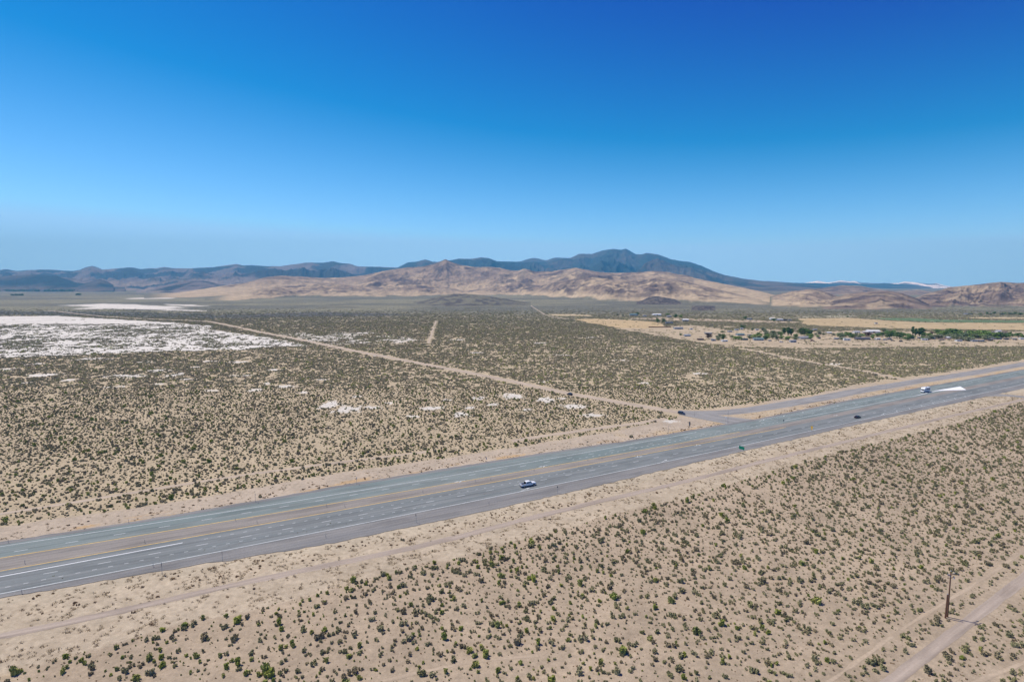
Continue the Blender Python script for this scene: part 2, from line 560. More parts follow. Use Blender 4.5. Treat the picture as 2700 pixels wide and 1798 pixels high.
PAINT_Z = 0.106
paint_line('edge_line', lambda s: np.zeros(len(s)), 0.36, M['white_line'], -140, 900, PAINT_Z)
paint_line('yellow_line', o_ny, 0.34, M['yellow_line'], -140, 330, PAINT_Z)
paint_line('yellow_line', o_fy, 0.34, M['yellow_line'], -140, 300, PAINT_Z)
S_J0 = float(ST(G(1843, 1141))[0][0])
S_J1 = float(ST(G(2003, 1112))[0][0])
paint_line('edge_line', o_fw, 0.32, M['faded_line'], -140, S_J0, PAINT_Z)
o_thick = off([(0, 1520.6), (450, 1437.4), (495, 1428.3)], 1)
paint_line('lane_line', o_thick, 0.34, M['white_new'], -140, float(ST(G(495, 1428.3))[0][0]), PAINT_Z)
o_fs = off([(2067, 1110.4), (2158, 1092.5), (2250, 1075), (2387, 1049), (2480, 1029)], 2)
paint_line('turn_lane_line', o_fs, 0.42, M['white_line'], float(ST(G(2067, 1110))[0][0]), float(ST(G(2480, 1029))[0][0]), PAINT_Z)
o_f2 = off([(2003, 1111.9), (2058, 1100), (2110, 1089.6), (2158, 1080.7), (2202, 1072), (2250, 1063), (2321, 1051)], 1)
paint_line('edge_line', o_f2, 0.24, M['faded_line'], S_J1, 760, PAINT_Z)
o_fw2 = lambda s: o_f2(s) + 1.9 * sstep(S_J1, S_J1 + 8, s) * (1 - sstep(S_J1 + 95, S_J1 + 125, s))
paint_line('gore_line', o_fw2, 0.18, M['faded_line'], S_J1, S_J1 + 125, PAINT_Z)
S_K0 = float(ST(G(2315, 1093))[0][0])
S_K1 = float(ST(G(2573, 1040))[0][0])
o_gn = lambda s: 0.1 + 2.6 * sstep(S_K0 - 4, S_K0 + 10, s) * (1 - sstep(S_K1 - 40, S_K1, s) * 0.55)
paint_line('gore_line', o_gn, 0.2, M['faded_line'], S_K0, S_K1, PAINT_Z)

unit_dash = mesh('dash', [(-.5, -.5, 0), (.5, -.5, 0), (.5, .5, 0), (-.5, .5, 0)], [(0, 1, 2, 3)], M['white_line'])
unit_dash_f = mesh('faded_dash', [(-.5, -.5, 0), (.5, -.5, 0), (.5, .5, 0), (-.5, .5, 0)], [(0, 1, 2, 3)], M['faded_line'])

def dash(name, s, o, L, W, me=unit_dash, skew=0.0):
    c = XY(s, o + cen(s))[0]
    c2 = XY(s + 1, o + cen(s + 1))[0]
    a = math.atan2(*(c2 - c)[::-1]) + skew
    x = obj(name, me, highway, (c[0], c[1], PAINT_Z + 0.002), a)
    x.scale = (L, W, 1)
    return x

def soff(pts, deg=2):
    f = off(pts, deg)
    s = ST(GA(pts))[0]
    return f, s
def g1(f, s): return float(np.atleast_1d(f(np.array([s])))[0])

f, s_ = soff([(136, 1510.6), (533, 1434.5), (846, 1377), (1108.6, 1328), (1328.6, 1286), (1622.6, 1227.7), (1851.7, 1182.7), (2066, 1139), (2233, 1103.7), (2498.7, 1047)], 3)
s = s_[0] - 12.2 * 3
while s < 760:
    dash('lane_dash', s, g1(f, s), 3.1, 0.26); s += 12.1
f, s_ = soff([(58, 1452), (320.5, 1406), (648, 1352), (832.6, 1321.6), (998.5, 1293.7), (1279.8, 1246), (1457, 1214.7), (1861, 1143.3), (2053.5, 1107.9), (2210.4, 1077)], 3)
s = s_[0] - 12.2 * 3
while s < 700:
    dash('lane_dash', s, g1(f, s), 3.1, 0.26, unit_dash_f); s += 12.1
f, s_ = soff([(542.8, 1420.6), (640.8, 1403.4), (878, 1360.4), (1086, 1321.9), (1403.6, 1263), (1484, 1247.9), (1621.7, 1221)], 2)
s = s_[0]
while s < s_[-1]:
    dash('lane_dot', s, g1(f, s), 1.0, 0.22); s += 3.66
f, s_ = soff([(12.4, 1549.3), (111.9, 1529.2), (245.5, 1502.4), (408.9, 1470.3), (690, 1416), (900, 1377), (1156.4, 1329)], 2)
s = s_[0] - 36
while s < s_[-1]:
    dash('lane_dot', s, g1(f, s), 1.05, 0.22); s += 3.66
f, s_ = soff([(1511.7, 1212), (1590, 1198), (1788, 1161.7), (1924, 1137), (2057, 1111.7)], 2)
s = s_[0]
while s < s_[-1]:
    dash('lane_dot', s, g1(f, s), 1.2, 0.28); s += 3.66
for k in range(6):                              # chevrons in the painted gores
    s = S_J1 + 6 + k * 19
    dash('gore_chevron', s, g1(o_f2, s) + 0.9, 3.2, 0.3, unit_dash_f, 0.55)
for k in range(8):
    s = S_K0 + 4 + k * (S_K1 - S_K0) / 8.2
    dash('gore_chevron', s, 1.2, 3.6, 0.36, unit_dash_f, 0.6)

def arrow_mesh(name, turn):
    V = [(-2.6, -.13, 0), (0.6, -.13, 0), (0.6, .13, 0), (-2.6, .13, 0), (0.6, -.5, 0), (2.6, 0, 0), (0.6, .5, 0)]
    Fc = [(0, 1, 2, 3), (4, 5, 6)]
    if turn:
        V += [(-1.0, .13, 0), (-.3, .13, 0), (0.2, 1.0 * turn, 0), (-.3, 1.0 * turn, 0), (-.6, .8 * turn, 0), (0.7, 1.5 * turn, 0), (.3, .7 * turn, 0)]
        Fc += [(7, 8, 9, 10), (11, 13, 12)]
    return mesh(name, V, Fc, M['white_line'])
arrow_l, arrow_m = arrow_mesh('arrow', 1), arrow_mesh('merge_arrow', 0)
for (u, v, me, flip, sk, sc) in [(1211, 1269, arrow_l, 1, 0.06, 0.95), (1431, 1229.5, arrow_l, 1, 0.06, 0.95), (1684, 1204.5, arrow_l, 0, -0.06, 0.95),
                                 (1840, 1174.8, arrow_l, 0, -0.06, 0.95), (1386, 1290, arrow_m, 0, 0.3, 1.0), (1752, 1215, arrow_m, 0, 0.3, 1.0), (2203, 1095, arrow_l, 1, 0.0, 0.9)]:
    p = G(u, v)
    a = obj('lane_arrow', me, highway, (p[0], p[1], PAINT_Z + 0.003), ROAD_RZ + (math.pi if flip else 0) + sk)
    a.scale = (sc, sc, 1)
gp = GA([(2404, 1046.5), (2440, 1037), (2478, 1028), (2532, 1019), (2548, 1028.3), (2500, 1029.5), (2470, 1031)])
gm = mesh('gore_triangle', [(x, y, 0) for x, y in gp], [(6, 5, 4, 3, 2), (6, 2, 1, 0)], M['white_new'])
obj('gore_triangle', gm, highway, (0, 0, PAINT_Z + 0.004))

# ------------------------------------------------------------------ other roads and tracks
def smooth_line(P, step=3.0):
    P = np.asarray(P, float)
    d = np.r_[0, np.cumsum(np.hypot(*np.diff(P, axis=0).T))]
    n = max(8, int(d[-1] / step))
    q = np.linspace(0, d[-1], n)
    x, y = np.interp(q, d, P[:, 0]), np.interp(q, d, P[:, 1])
    k = min(9, (n // 4) * 2 + 1)
    w = np.ones(k) / k
    pad = k // 2
    for arr in (x, y):
        e = np.r_[2 * arr[0] - arr[pad:0:-1], arr, 2 * arr[-1] - arr[-2:-pad - 2:-1]]
        arr[:] = np.convolve(e, w, 'valid')
    return np.c_[x, y], q

TRACKS = []                                     # (polyline, half width) kept clear of brush
def road_sheet(name, P, half, mat, z, label, ncross=5, jit=0.6, seed=3, clear=1.2, step=3.0):
    L, q = smooth_line(P, step)
    t = np.gradient(L, axis=0)
    t /= np.linalg.norm(t, axis=1)[:, None]
    nrm = np.c_[-t[:, 1], t[:, 0]]
    hw = np.broadcast_to(np.asarray(half, float), q.shape)
    a = hw + jit * (fbm(q / 4, q * 0, seed, 4) - 0.5) * 2
    b = hw + jit * (fbm(q / 4, q * 0 + 9, seed + 1, 4) - 0.5) * 2
    w = np.linspace(0, 1, ncross)
    T = -a[:, None] * (1 - w) + b[:, None] * w
    Pm = np.zeros((len(q), ncross, 3))
    Pm[..., :2] = L[:, None, :] + nrm[:, None, :] * T[..., None]
    Pm[..., 2] = z
    uv = np.stack([T, np.repeat(q[:, None], ncross, 1)], -1)
    o = obj(name, grid_mesh(name, Pm[:, ::-1], mat, uv=uv[:, ::-1]))
    TRACKS.append((L[::2], float(np.max(hw)) + clear))
    return tag(o, label, kind='structure')

DIRT = GA([(125, 819), (160, 822), (210, 828), (270, 834), (340, 838.5), (450, 843), (553, 848), (603, 858), (680, 874.5), (766, 890.8), (833, 904), (900, 918.5),
           (1091, 955), (1244, 984), (1358, 1007), (1496, 1037), (1664, 1066), (1795, 1088.5)])
road_sheet('dirt_road', DIRT, 4.2, M['dirt'], 0.03, 'long straight tan dirt road crossing the brush to the junction', 7, 1.2)
FRONT = GA([(1795, 1088.5), (1860, 1090), (1930, 1087), (2010, 1076), (2092, 1062), (2163, 1050), (2250, 1033), (2422, 1005), (2560, 984), (2700, 960), (2900, 927)])
FRONT[:, 1] -= 0
road_sheet('frontage_road', FRONT, 6.2, M['frontage'], 0.05, 'pale grey paved frontage road running beside the highway', 5, 0.6, clear=3.5)
JUNC = GA([(1800, 1089), (1850, 1096.5), (1900, 1105), (1945, 1112), (1985, 1117)])
road_sheet('junction_road', JUNC, [6.0 + 5.0 * i for i in np.linspace(0, 1, max(8, int(np.hypot(*np.diff(JUNC, axis=0).T).sum() / 3)))], M['frontage'], 0.054, 'pale grey junction joining the dirt road to the highway', 5, 0.5)
NT = GA([(-400, 1750), (-150, 1705), (0, 1676), (153, 1648), (306, 1613), (450, 1580), (641, 1534.5), (900, 1483), (1149, 1431), (1350, 1377), (1580, 1322), (1800, 1271), (2030, 1212), (2250, 1159), (2480, 1103), (2700, 1053), (2850, 1020)])
road_sheet('dirt_track', NT, 1.45, M['dirt_grey'], 0.022, 'narrow dirt track running along the near roadside verge', 5, 0.6)
DR = GA([(2100, 1990), (2349, 1798), (2489, 1689), (2556, 1637), (2700, 1524), (2860, 1398), (3000, 1300)])
road_sheet('dirt_track', DR, 1.3, M['dirt_grey'], 0.026, 'rutted grey-brown dirt track passing the wooden utility poles', 7, 0.25)
FT = GA([(2040, 1900), (2250, 1751), (2391, 1649), (2485, 1592), (2575, 1536), (2633, 1498), (2800, 1385)])
road_sheet('faint_track', FT, 0.42, M['faint'], 0.014, 'faint tan wheel track beside the utility poles', 3, 0.5, clear=0.6)
F2 = GA([(2500, 1830), (2575, 1798), (2700, 1745), (2850, 1690)])
road_sheet('faint_track', F2, 0.5, M['faint'], 0.014, 'faint wheel track beyond the rutted grey-brown track', 3, 0.5, clear=0.4)
F3 = GA([(900, 1822), (1007, 1796), (1110, 1771), (1263, 1737), (1350, 1727), (1420, 1728)])
road_sheet('faint_track', F3, 0.5, M['faint'], 0.014, 'faint wheel track winding through the green near shrubs', 3, 0.5, clear=0.3)
VT = GA([(1129, 906), (1135, 890), (1142, 868), (1150, 846)])
road_sheet('dirt_track', VT, 1.2, M['dirt'], 0.02, 'short straight pale track in the far brush beyond the dirt road', 3, 0.8)
RT = GA([(1960, 919), (1987, 924.7), (2125, 953), (2312, 984), (2346, 993), (2400, 1005)])
road_sheet('dirt_track', RT, 1.6, M['dirt'], 0.02, 'thin pale track crossing the brush below the houses', 3, 0.6)
FT2 = GA([(1380, 793), (1389, 798.6), (1409, 812), (1439, 831), (1500, 843)])
road_sheet('dirt_track', FT2, 1.8, M['dirt'], 0.03, 'far pale track climbing from the tan field towards the hills', 3, 1.5, step=12)
ST2 = GA([(1350, 1163), (1445, 1148), (1560, 1131), (1675, 1117), (1760, 1103)])
road_sheet('faint_track', ST2, 2.2, M['dirt'], 0.018, 'tan track through the brush just beyond the far shoulder', 3, 0.8, clear=0.5)
ST3 = GA([(-120, 1374), (191, 1325), (421, 1287), (640, 1252), (900, 1218), (1130, 1190)])
road_sheet('faint_track', ST3, 1.3, M['dirt'], 0.018, 'faint track parallel to the highway in the left brush', 3, 0.7, clear=0.3)
SR = GA([(2580, 1043), (2640, 1040), (2700, 1046), (2800, 1062)])
road_sheet('side_road', SR, 4.0, M['frontage'], 0.056, 'pale paved side road leaving the near shoulder', 3, 0.3)

# ------------------------------------------------------------------ ground zones
def zone(px): return GA(px)
PLAYA = [
    (zone([(-300, 836), (150, 833), (330, 843), (450, 850), (570, 862), (545, 867), (640, 880), (750, 897), (790, 912), (690, 915), (640, 922), (450, 925), (300, 932), (150, 940), (-300, 947)]), 14, 1.0),
    (zone([(760, 878), (820, 873), (920, 875), (1000, 880), (1070, 890), (1120, 903), (1100, 908), (1000, 906), (930, 908), (900, 913), (850, 905), (800, 893)]), 40, 0.75),
    (zone([(180, 805), (270, 801), (360, 804), (405, 806), (450, 809), (480, 815), (440, 817), (340, 815), (200, 815), (230, 810)]), 60, 1.0),
    (zone([(340, 785.5), (455, 784), (458, 787.5), (340, 788.5)]), 60, 1.0),
    (zone([(440, 802), (520, 804), (540, 808), (450, 806)]), 50, 0.9),
    (zone([(430, 815), (530, 818), (530, 820.5), (430, 819)]), 40, 0.9),
]
SPOTS = [(115, 988, 50, 4), (329, 991.6, 60, 4), (424, 976, 28, 4), (462, 988, 25, 4), (248, 946, 45, 3), (15, 974, 25, 3), (627, 955, 28, 3), (753, 1018, 28, 4), (669, 1028, 20, 4),
         (707, 1011, 15, 3), (868, 1066, 30, 11), (919, 1078, 40, 9), (976, 1074, 30, 3.5), (1137, 1076, 32, 5), (1221, 1092, 25, 7), (1263, 1049.5, 16, 5), (1348, 1044, 30, 8),
         (1443, 1055, 22, 8), (1512, 1072, 38, 7), (1432, 1007, 10, 4), (1562, 1095, 30, 5), (1765, 1110, 18, 4), (560, 952, 20, 2), (180, 1002, 20, 2), (490, 1000, 25, 2), (640, 990, 30, 2),
         (720, 975, 20, 2), (850, 1000, 16, 2), (1240, 1075, 14, 3), (60, 1010, 30, 2), (300, 1020, 26, 2), (420, 1012, 18, 2), (560, 1030, 22, 2), (90, 960, 30, 2), (380, 955, 26, 2), (520, 968, 18, 1.5), (800, 1035, 18, 2.5), (940, 1045, 16, 2), (1030, 1062, 18, 2.5), (1090, 1098, 16, 3), (1180, 1055, 14, 2.5), (1300, 1066, 16, 3), (1390, 1080, 16, 3), (1480, 1050, 12, 2.5), (1000, 938, 20, 1.5), (1250, 930, 24, 1.5), (1480, 936, 26, 1.5), (1640, 950, 24, 2), (1200, 896, 30, 1.5), (1420, 905, 26, 1.5), (1560, 890, 22, 1.2), (1700, 1010, 18, 2.5), (1850, 985, 20, 2.5), (2200, 960, 18, 2)]
FIELDS = [  # polygon, colour, edge noise, brush left standing
    (zone([(1515, 842), (1570, 840), (1690, 846), (1745, 851), (1760, 866), (1700, 868), (1640, 868), (1600, 860), (1550, 851)]), (0.46, 0.35, 0.20), 12, 0.02),
    (zone([(1440, 829), (1500, 828), (1560, 831), (1560, 834), (1460, 833)]), (0.47, 0.38, 0.24), 12, 0.05),
    (zone([(1620, 866), (1700, 866), (1760, 860), (1830, 858), (1930, 872), (2000, 866), (2120, 876), (2250, 872), (2420, 874), (2900, 874), (2900, 913), (2500, 914), (2300, 917), (2100, 918), (1950, 915), (1850, 905), (1760, 890), (1690, 878)]), (0.425, 0.345, 0.235), 10, 0.08),
    (zone([(2105, 840), (2240, 838), (2330, 845), (2440, 850.5), (2900, 853), (2900, 872), (2700, 871), (2400, 867.5), (2200, 861), (2120, 856)]), (0.43, 0.335, 0.195), 8, 0.01),
    (zone([(2290, 839), (2400, 838.5), (2500, 843), (2900, 847), (2900, 851.5), (2700, 851), (2450, 849.5), (2350, 844.5)]), (0.12, 0.175, 0.09), 6, 0.02),
    (zone([(2350, 842.5), (2470, 847.5), (2530, 849), (2440, 846.2)]), (0.42, 0.42, 0.26), 4, 0.02),
    (zone([(2540, 836), (2900, 838), (2900, 843), (2560, 840)]), (0.45, 0.36, 0.22), 10, 0.05),
    (zone([(1990, 834), (2060, 836), (2330, 829), (2360, 832), (2060, 841)]), (0.33, 0.30, 0.21), 60, 0.4),
    (zone([(560, 830), (700, 826), (840, 823), (960, 825), (1080, 830), (1000, 833), (850, 834), (700, 838), (560, 838)]), (0.115, 0.112, 0.10), 40, 0.6),
    (zone([(-200, 818), (250, 822), (520, 826), (620, 832), (560, 840), (300, 833), (100, 830), (-200, 832)]), (0.13, 0.13, 0.112), 50, 0.7),
    (zone([(1640, 839), (1760, 838), (1900, 842), (2010, 845), (2120, 849), (2110, 852), (1900, 848), (1780, 846)]), (0.43, 0.345, 0.245), 25, 0.2),
]

def spot_mask(x, y):
    m = np.zeros(len(x))
    for (u, v, a, b) in SPOTS:
        c = G(u, v)
        e1, e2 = G(u + a, v) - c, G(u, v - b) - G(u, v + b)
        ra, rb = np.hypot(*e1), np.hypot(*e2) / 2
        dx, dy = x - c[0], y - c[1]
        near = (np.abs(dx) < 2 * ra) & (np.abs(dy) < 2.5 * rb + 5)
        if not near.any(): continue
        nx, ny = dx[near], dy[near]
        r = np.hypot(nx / ra, ny / rb)
        r = r + 1.7 * (fbm(x[near] / (0.22 * ra + 1.5), y[near] / (0.3 * rb + 1.5), int(u) % 97, 5) - 0.5)
        m[near] = np.maximum(m[near], 1 - sstep(0.7, 1.05, r))
    return m

def zones(x, y, fine=True):
    """colour of the bare floor, brush density (0..1), far-scrub weight"""
    xy = np.c_[x, y]
    s, t = ST(xy)
    o = t - cen(s)
    dist = y
    n_big = fbm(x / 90, y / 90, 11, 4)
    n_mid = fbm(x / 17, y / 17, 12, 4)
    col = np.ones((len(x), 3)) * np.array([0.425, 0.35, 0.235])
    near = sstep(-8, -30, o)                    # pinker soil on the near side
    col = mixc(col, (0.372, 0.298, 0.212), near)
    col = col * (0.9 + 0.2 * n_mid)[:, None]
    dens = np.where(o < 0, 0.78 + 0.5 * (fbm(x / 25, y / 25, 21, 3) - 0.5), 0.86 + 0.5 * (fbm(x / 30, y / 30, 22, 3) - 0.5))
    dens = np.where((o < 0) & (s > 150), dens + 0.16, dens)
    wash = sstep(0.80, 0.93, ridged(x / 120 + 0.3 * n_big, y / 120, 24, 2))
    dens = dens * (1 - 0.75 * wash * (o > 0)) * (0.62 + 0.76 * fbm(x / 75, y / 75, 25, 3))
    # verges
    ne, fe, nb, fb = o_ne(s), o_fe(s), o_nb(s), o_fb(s)
    wig = 3.0 * (fbm(s / 9, o / 9, 31, 3) - 0.5)
    vn = sstep(nb - 0.8, nb + 0.8, o + wig) * (o < 0)
    vf = sstep(fb + 0.8, fb - 0.8, o + wig) * (o > 5)
    col = mixc(col, (0.445, 0.372, 0.27), vn * 0.9)
    tuft = sstep(0.46, 0.62, fbm(x / 2.2, y / 2.2, 33, 4))
    col = mixc(col, (0.375, 0.305, 0.215), vn * tuft * 0.5)
    bare_near = sstep(ne - 9, ne - 1, o) * (o < 0)
    col = mixc(col, (0.45, 0.385, 0.28), bare_near * 0.7)
    col = mixc(col, (0.415, 0.345, 0.265), vf * 0.9)
    org = sstep(0.50, 0.66, fbm(s / 14, o / 2.5, 35, 4)) * sstep(fe + 2.2, fe + 3.4, o) * sstep(fe + 8.5, fe + 5.5, o)
    col = mixc(col, (0.46, 0.31, 0.155), vf * org * 0.75)
    junc = (s > 235) & (o > fe) & (o < fb)
    col = mixc(col, (0.44, 0.345, 0.215), junc * 0.6 * sstep(0.35, 0.6, n_mid))
    clear = np.maximum(vn, vf)
    dens = dens * (1 - clear * 0.997)
    # far scrub blends into one tone
    far = sstep(850, 1800, dist)
    olive = np.array([0.205, 0.195, 0.135])
    dark = np.array([0.14, 0.138, 0.108])
    band_d = sstep(0.42, 0.62, fbm(x / 520, y / 330, 41, 4)) * sstep(1250, 1800, dist)
    scrub = olive * (1 - band_d[:, None]) + dark * band_d[:, None]
    scrub = scrub * (0.86 + 0.28 * fbm(x / 60, y / 60, 43, 4))[:, None]
    col = mixc(col, scrub, far)
    veg = far.copy()
    dens = np.clip(dens, 0, 1.2)
    fac = np.ones(len(x))
    # fields and bare ground of the settlement
    for P, c, en, keep in FIELDS:
        d = poly_sdf(P, xy) + en * 1.6 * (fbm(x / (en * 2.2), y / (en * 2.2), 51, 4) - 0.5)
        k = sstep(en * 0.15, -en * 0.15, d)
        cc = np.array(c) * (0.88 + 0.24 * fbm(x / 26, y / 9, 52, 4))[:, None]
        col = col * (1 - k[:, None]) + cc * k[:, None]
        fac = fac * (1 - k * (1 - keep))
        veg = veg * (1 - 0.75 * k)
    # dry lake beds
    pl = np.zeros(len(x))
    for i, (P, en, top) in enumerate(PLAYA):
        d = poly_sdf(P, xy) + en * 2.0 * (fbm(x / (en * 1.6), y / (en * 1.6), 61 + i, 5) - 0.5)
        k = sstep(en * 0.35, -en * 0.3, d) * top
        if i == 1:
            k = k * sstep(0.40, 0.58, fbm(x / 22, y / 30, 66, 4))
        pl = np.maximum(pl, k)
    sp = spot_mask(x, y) * 0.85
    pw = np.maximum(pl, sp)
    white = np.array([0.63, 0.60, 0.535]) * (0.86 + 0.22 * fbm(x / 45, y / 45, 68, 5))[:, None]
    col = col * (1 - pw[:, None]) + white * pw[:, None]
    veg = veg * (1 - pw)
    islands = sstep(0.47, 0.58, fbm(x / 26, y / 34, 71, 4)) * sstep(0, -40, poly_sdf(PLAYA[0][0], xy) ) 
    rim = (x < -480) & (y > 1150)
    keep_p = np.where(rim, 0.004, 0.15 + 0.6 * islands)
    fac = fac * (1 - pl * (1 - keep_p)) * (1 - sp * 0.97)
    return col, dens * fac, veg

# polar grid: fine near, coarse far, reaching past the mountains
rows_v = np.concatenate([np.arange(2700, 1800, -14.0), np.arange(1800, 1000, -3.0), np.arange(1000, 860, -1.6), np.arange(860, 790, -0.9), np.arange(790, 758.7, -0.7)])
dist = CAM_H * F / (rows_v - HOR)
dist = np.concatenate([dist, [18900.0]])
tx = np.concatenate([np.linspace(-2.2, -1.05, 40)[:-1], np.linspace(-1.05, 1.05, 900), np.linspace(1.05, 2.2, 40)[1:]])
Yg, Tg = np.meshgrid(dist, tx, indexing='ij')
Xg = Yg * Tg
gc, gd, gv = zones(Xg.ravel(), Yg.ravel())
Pg = np.stack([Xg, Yg, np.zeros_like(Xg)], -1)
ground = obj('ground', grid_mesh('ground', Pg, M['ground'], gc.reshape(*Xg.shape, 3), {'veg': gv}))
tag(ground, 'sandy desert valley floor with scattered scrub', kind='structure')

# ------------------------------------------------------------------ hills and mountains
TAN, ROCK, MIDB = np.array([0.42, 0.335, 0.225]), np.array([0.11, 0.088, 0.083]), np.array([0.265, 0.205, 0.16])

def colour_tan(x, y, w, zr, seed):
    n = fbm(x / 240, y / 420, seed + 1, 5)
    m = sstep(0.50, 0.62, n + 0.08 * (w - 0.45)) * sstep(0.36, 0.55, fbm(x / 45, y / 90, seed + 9, 5))
    c = TAN * (0.85 + 0.3 * fbm(x / 110, y / 150, seed + 2, 4))[..., None]
    c = mixc(c, MIDB, sstep(0.38, 0.62, fbm(x / 150, y / 260, seed + 7, 5)) * sstep(0.1, 0.4, w) * 0.8)
    n2 = sstep(0.50, 0.62, fbm(x / 62, y / 120, seed + 3, 5))
    c = mixc(c, MIDB * 0.8, sstep(0.5, 0.64, fbm(x / 30, y / 60, seed + 8, 4)) * 0.6 * sstep(0.08, 0.3, w))
    c = mixc(c, ROCK, np.clip(m * 0.75 + n2 * 0.5 * sstep(0.15, 0.4, w), 0, 1) * sstep(0.06, 0.2, w))
    return c

def colour_rock(x, y, w, zr, seed):
    c = MIDB * (0.8 + 0.3 * fbm(x / 120, y / 160, seed, 4))[..., None] * 0.85
    c = mixc(c, ROCK, sstep(0.42, 0.6, fbm(x / 160, y / 220, seed + 3, 5)))
    return mixc(c, TAN * 0.9, sstep(0.52, 0.68, fbm(x / 200, y / 200, seed + 5, 4)) * 0.7)

def colour_sage(x, y, w, zr, seed):
    c = np.ones(x.shape + (3,)) * np.array([0.165, 0.158, 0.118])
    return mixc(c, (0.10, 0.092, 0.085), sstep(0.45, 0.62, fbm(x / 60, y / 90, seed, 4)))

def colour_basalt(x, y, w, zr, seed):
    c = np.ones(x.shape + (3,)) * np.array([0.075, 0.066, 0.066])
    return mixc(c, (0.16, 0.14, 0.115), sstep(0.5, 0.65, fbm(x / 30, y / 60, seed, 4)))

def colour_forest(x, y, w, zr, seed):
    c = np.ones(x.shape + (3,)) * np.array([0.034, 0.05, 0.056])
    c = mixc(c, (0.105, 0.095, 0.09), sstep(0.50, 0.66, fbm(x / 900, y / 1500, seed, 5)) * 0.8)
    return mixc(c, (0.15, 0.125, 0.105), sstep(0.45, 0.1, w) * sstep(0.4, 0.6, fbm(x / 500, y / 800, seed + 4, 4)) * 0.8)

def colour_purple(x, y, w, zr, seed):
    c = np.ones(x.shape + (3,)) * np.array([0.165, 0.145, 0.145])
    c = mixc(c, (0.04, 0.05, 0.058), sstep(0.47, 0.56, fbm(x / 700, y / 1400, seed, 5)) * 0.95)
    return mixc(c, (0.30, 0.25, 0.20), sstep(0.35, 0.1, w) * sstep(0.4, 0.6, fbm(x / 600, y / 500, seed + 4, 4)) * 0.8)

def colour_snow(x, y, w, zr, seed):
    c = np.ones(x.shape + (3,)) * np.array([0.14, 0.15, 0.17])
    return mixc(c, (0.92, 0.93, 0.95), sstep(0.48, 0.55, fbm(x / 420, y / 900, seed, 4)))

def hill(name, sky_px, zr_px, zb_px, colour, mat, label, step=2.5, nrow=70, back=0.8, gl=260.0, amp=0.35, p=1.25, seed=1, jag=0.6, foot=0.0):
    us = np.arange(sky_px[0][0], sky_px[-1][0] + 0.1, step)
    a = np.array(sky_px, float)
    vsk = np.interp(us, a[:, 0], a[:, 1])
    k = 3
    vsk = np.convolve(np.pad(vsk, 1, mode='edge'), np.ones(k) / k, 'valid')
    vsk = vsk + jag * (fbm(us / 7.0, us * 0 + 3.3, seed + 90, 4) - 0.5) * 2
    zr = np.array(zr_px, float); zb = np.array(zb_px, float)
    Zr = np.interp(us, zr[:, 0], zr[:, 1])
    Zb = np.interp(us, zb[:, 0], zb[:, 1])
    Zb = Zb * (1 + 0.05 * (fbm(us / 40, us * 0 + 8.8, seed + 60, 4) - 0.5))
    Zb = np.minimum(Zb, Zr * 0.87)
    cp, sp = math.cos(PITCH), math.sin(PITCH)
    wv = -(vsk - 899) / F
    yd, zd = cp + wv * sp, -sp + wv * cp
    xr = (us - 1350) / F / yd
    H = np.maximum(CAM_H + Zr * zd / yd, 1.0)
    nb = int(nrow * 0.35)
    w = np.concatenate([np.linspace(0, 1, nrow), 1 + np.linspace(0, 1, nb + 1)[1:]])
    W = w[:, None] * np.ones(len(us))[None]
    Y = np.where(W <= 1, Zb + (Zr - Zb) * W, Zr + np.minimum((Zr - Zb) * back, 18800 - Zr) * (W - 1))
    X = xr[None] * Y
    prof = np.where(W <= 1, np.clip(W, 0, 1) ** p, np.clip(2 - W, 0, 1) ** 1.3)
    along = xr * Zr
    A = along[None] + 0.35 * gl * (fbm(X / gl, Y / gl, seed + 3, 3) - 0.5) * 2
    gul = ridged(A / gl, W * 1.6, seed, 6, 0.6)
    iso = fbm(X / (gl * 1.4), Y / (gl * 1.4), seed + 5, 5)
    env = np.where(W <= 1, np.clip(4 * W * (1 - W), 0, 1), np.clip(1 - (W - 1) * 3, 0, 0) )
    Zt = H[None] * (prof + amp * env * ((gul - 0.45) * 0.9 + (iso - 0.5) * 0.9))
    if foot:                                     # separate knolls in front of the ridge
        kn = sstep(0.52, 0.8, fbm(X / (gl * 1.1), Y / (gl * 0.8), seed + 17, 4))
        Zt = Zt + H[None] * foot * kn * env
    sight = CAM_H + (H[None] - CAM_H) * Y / Zr[None]
    Zt = np.where((W < 0.985), np.minimum(Zt, np.maximum(sight - 0.004 * Y * (1 - W), 0.2)), Zt)
    Zt = Zt - 1.5 * np.clip(1 - W * 12, 0, 1) - 2.0 * np.clip(W - 1.9, 0, 1) * 10
    P = np.stack([X, Y, Zt], -1)
    sc = gl / (270.0 if mat == 'hill' else 1000.0)
    c = colour(X / sc, Y / sc, np.clip(Zt / np.maximum(H.max(), 1), 0, 1.2), H, seed)
    if mat == 'hill':
        ef = np.minimum(us - us[0], us[-1] - us) / (us[-1] - us[0])
        q = W + 0.16 * (fbm(X / 90, Y / 160, seed + 70, 4) - 0.5)
        k_ = (1 - sstep(0.02, 0.09, q)) + (1 - sstep(0.0, 0.05, ef[None] + 0.02 * (fbm(X / 60, Y / 60, seed + 71, 3) - 0.5)))
        c = mixc(c, (0.165, 0.160, 0.118), np.clip(k_, 0, 1))
    o = obj(name, grid_mesh(name, P, M[mat], c))
    return tag(o, label, kind='structure')

def base(pts): return [(u, CAM_H * F / (v - HOR)) for u, v in pts]

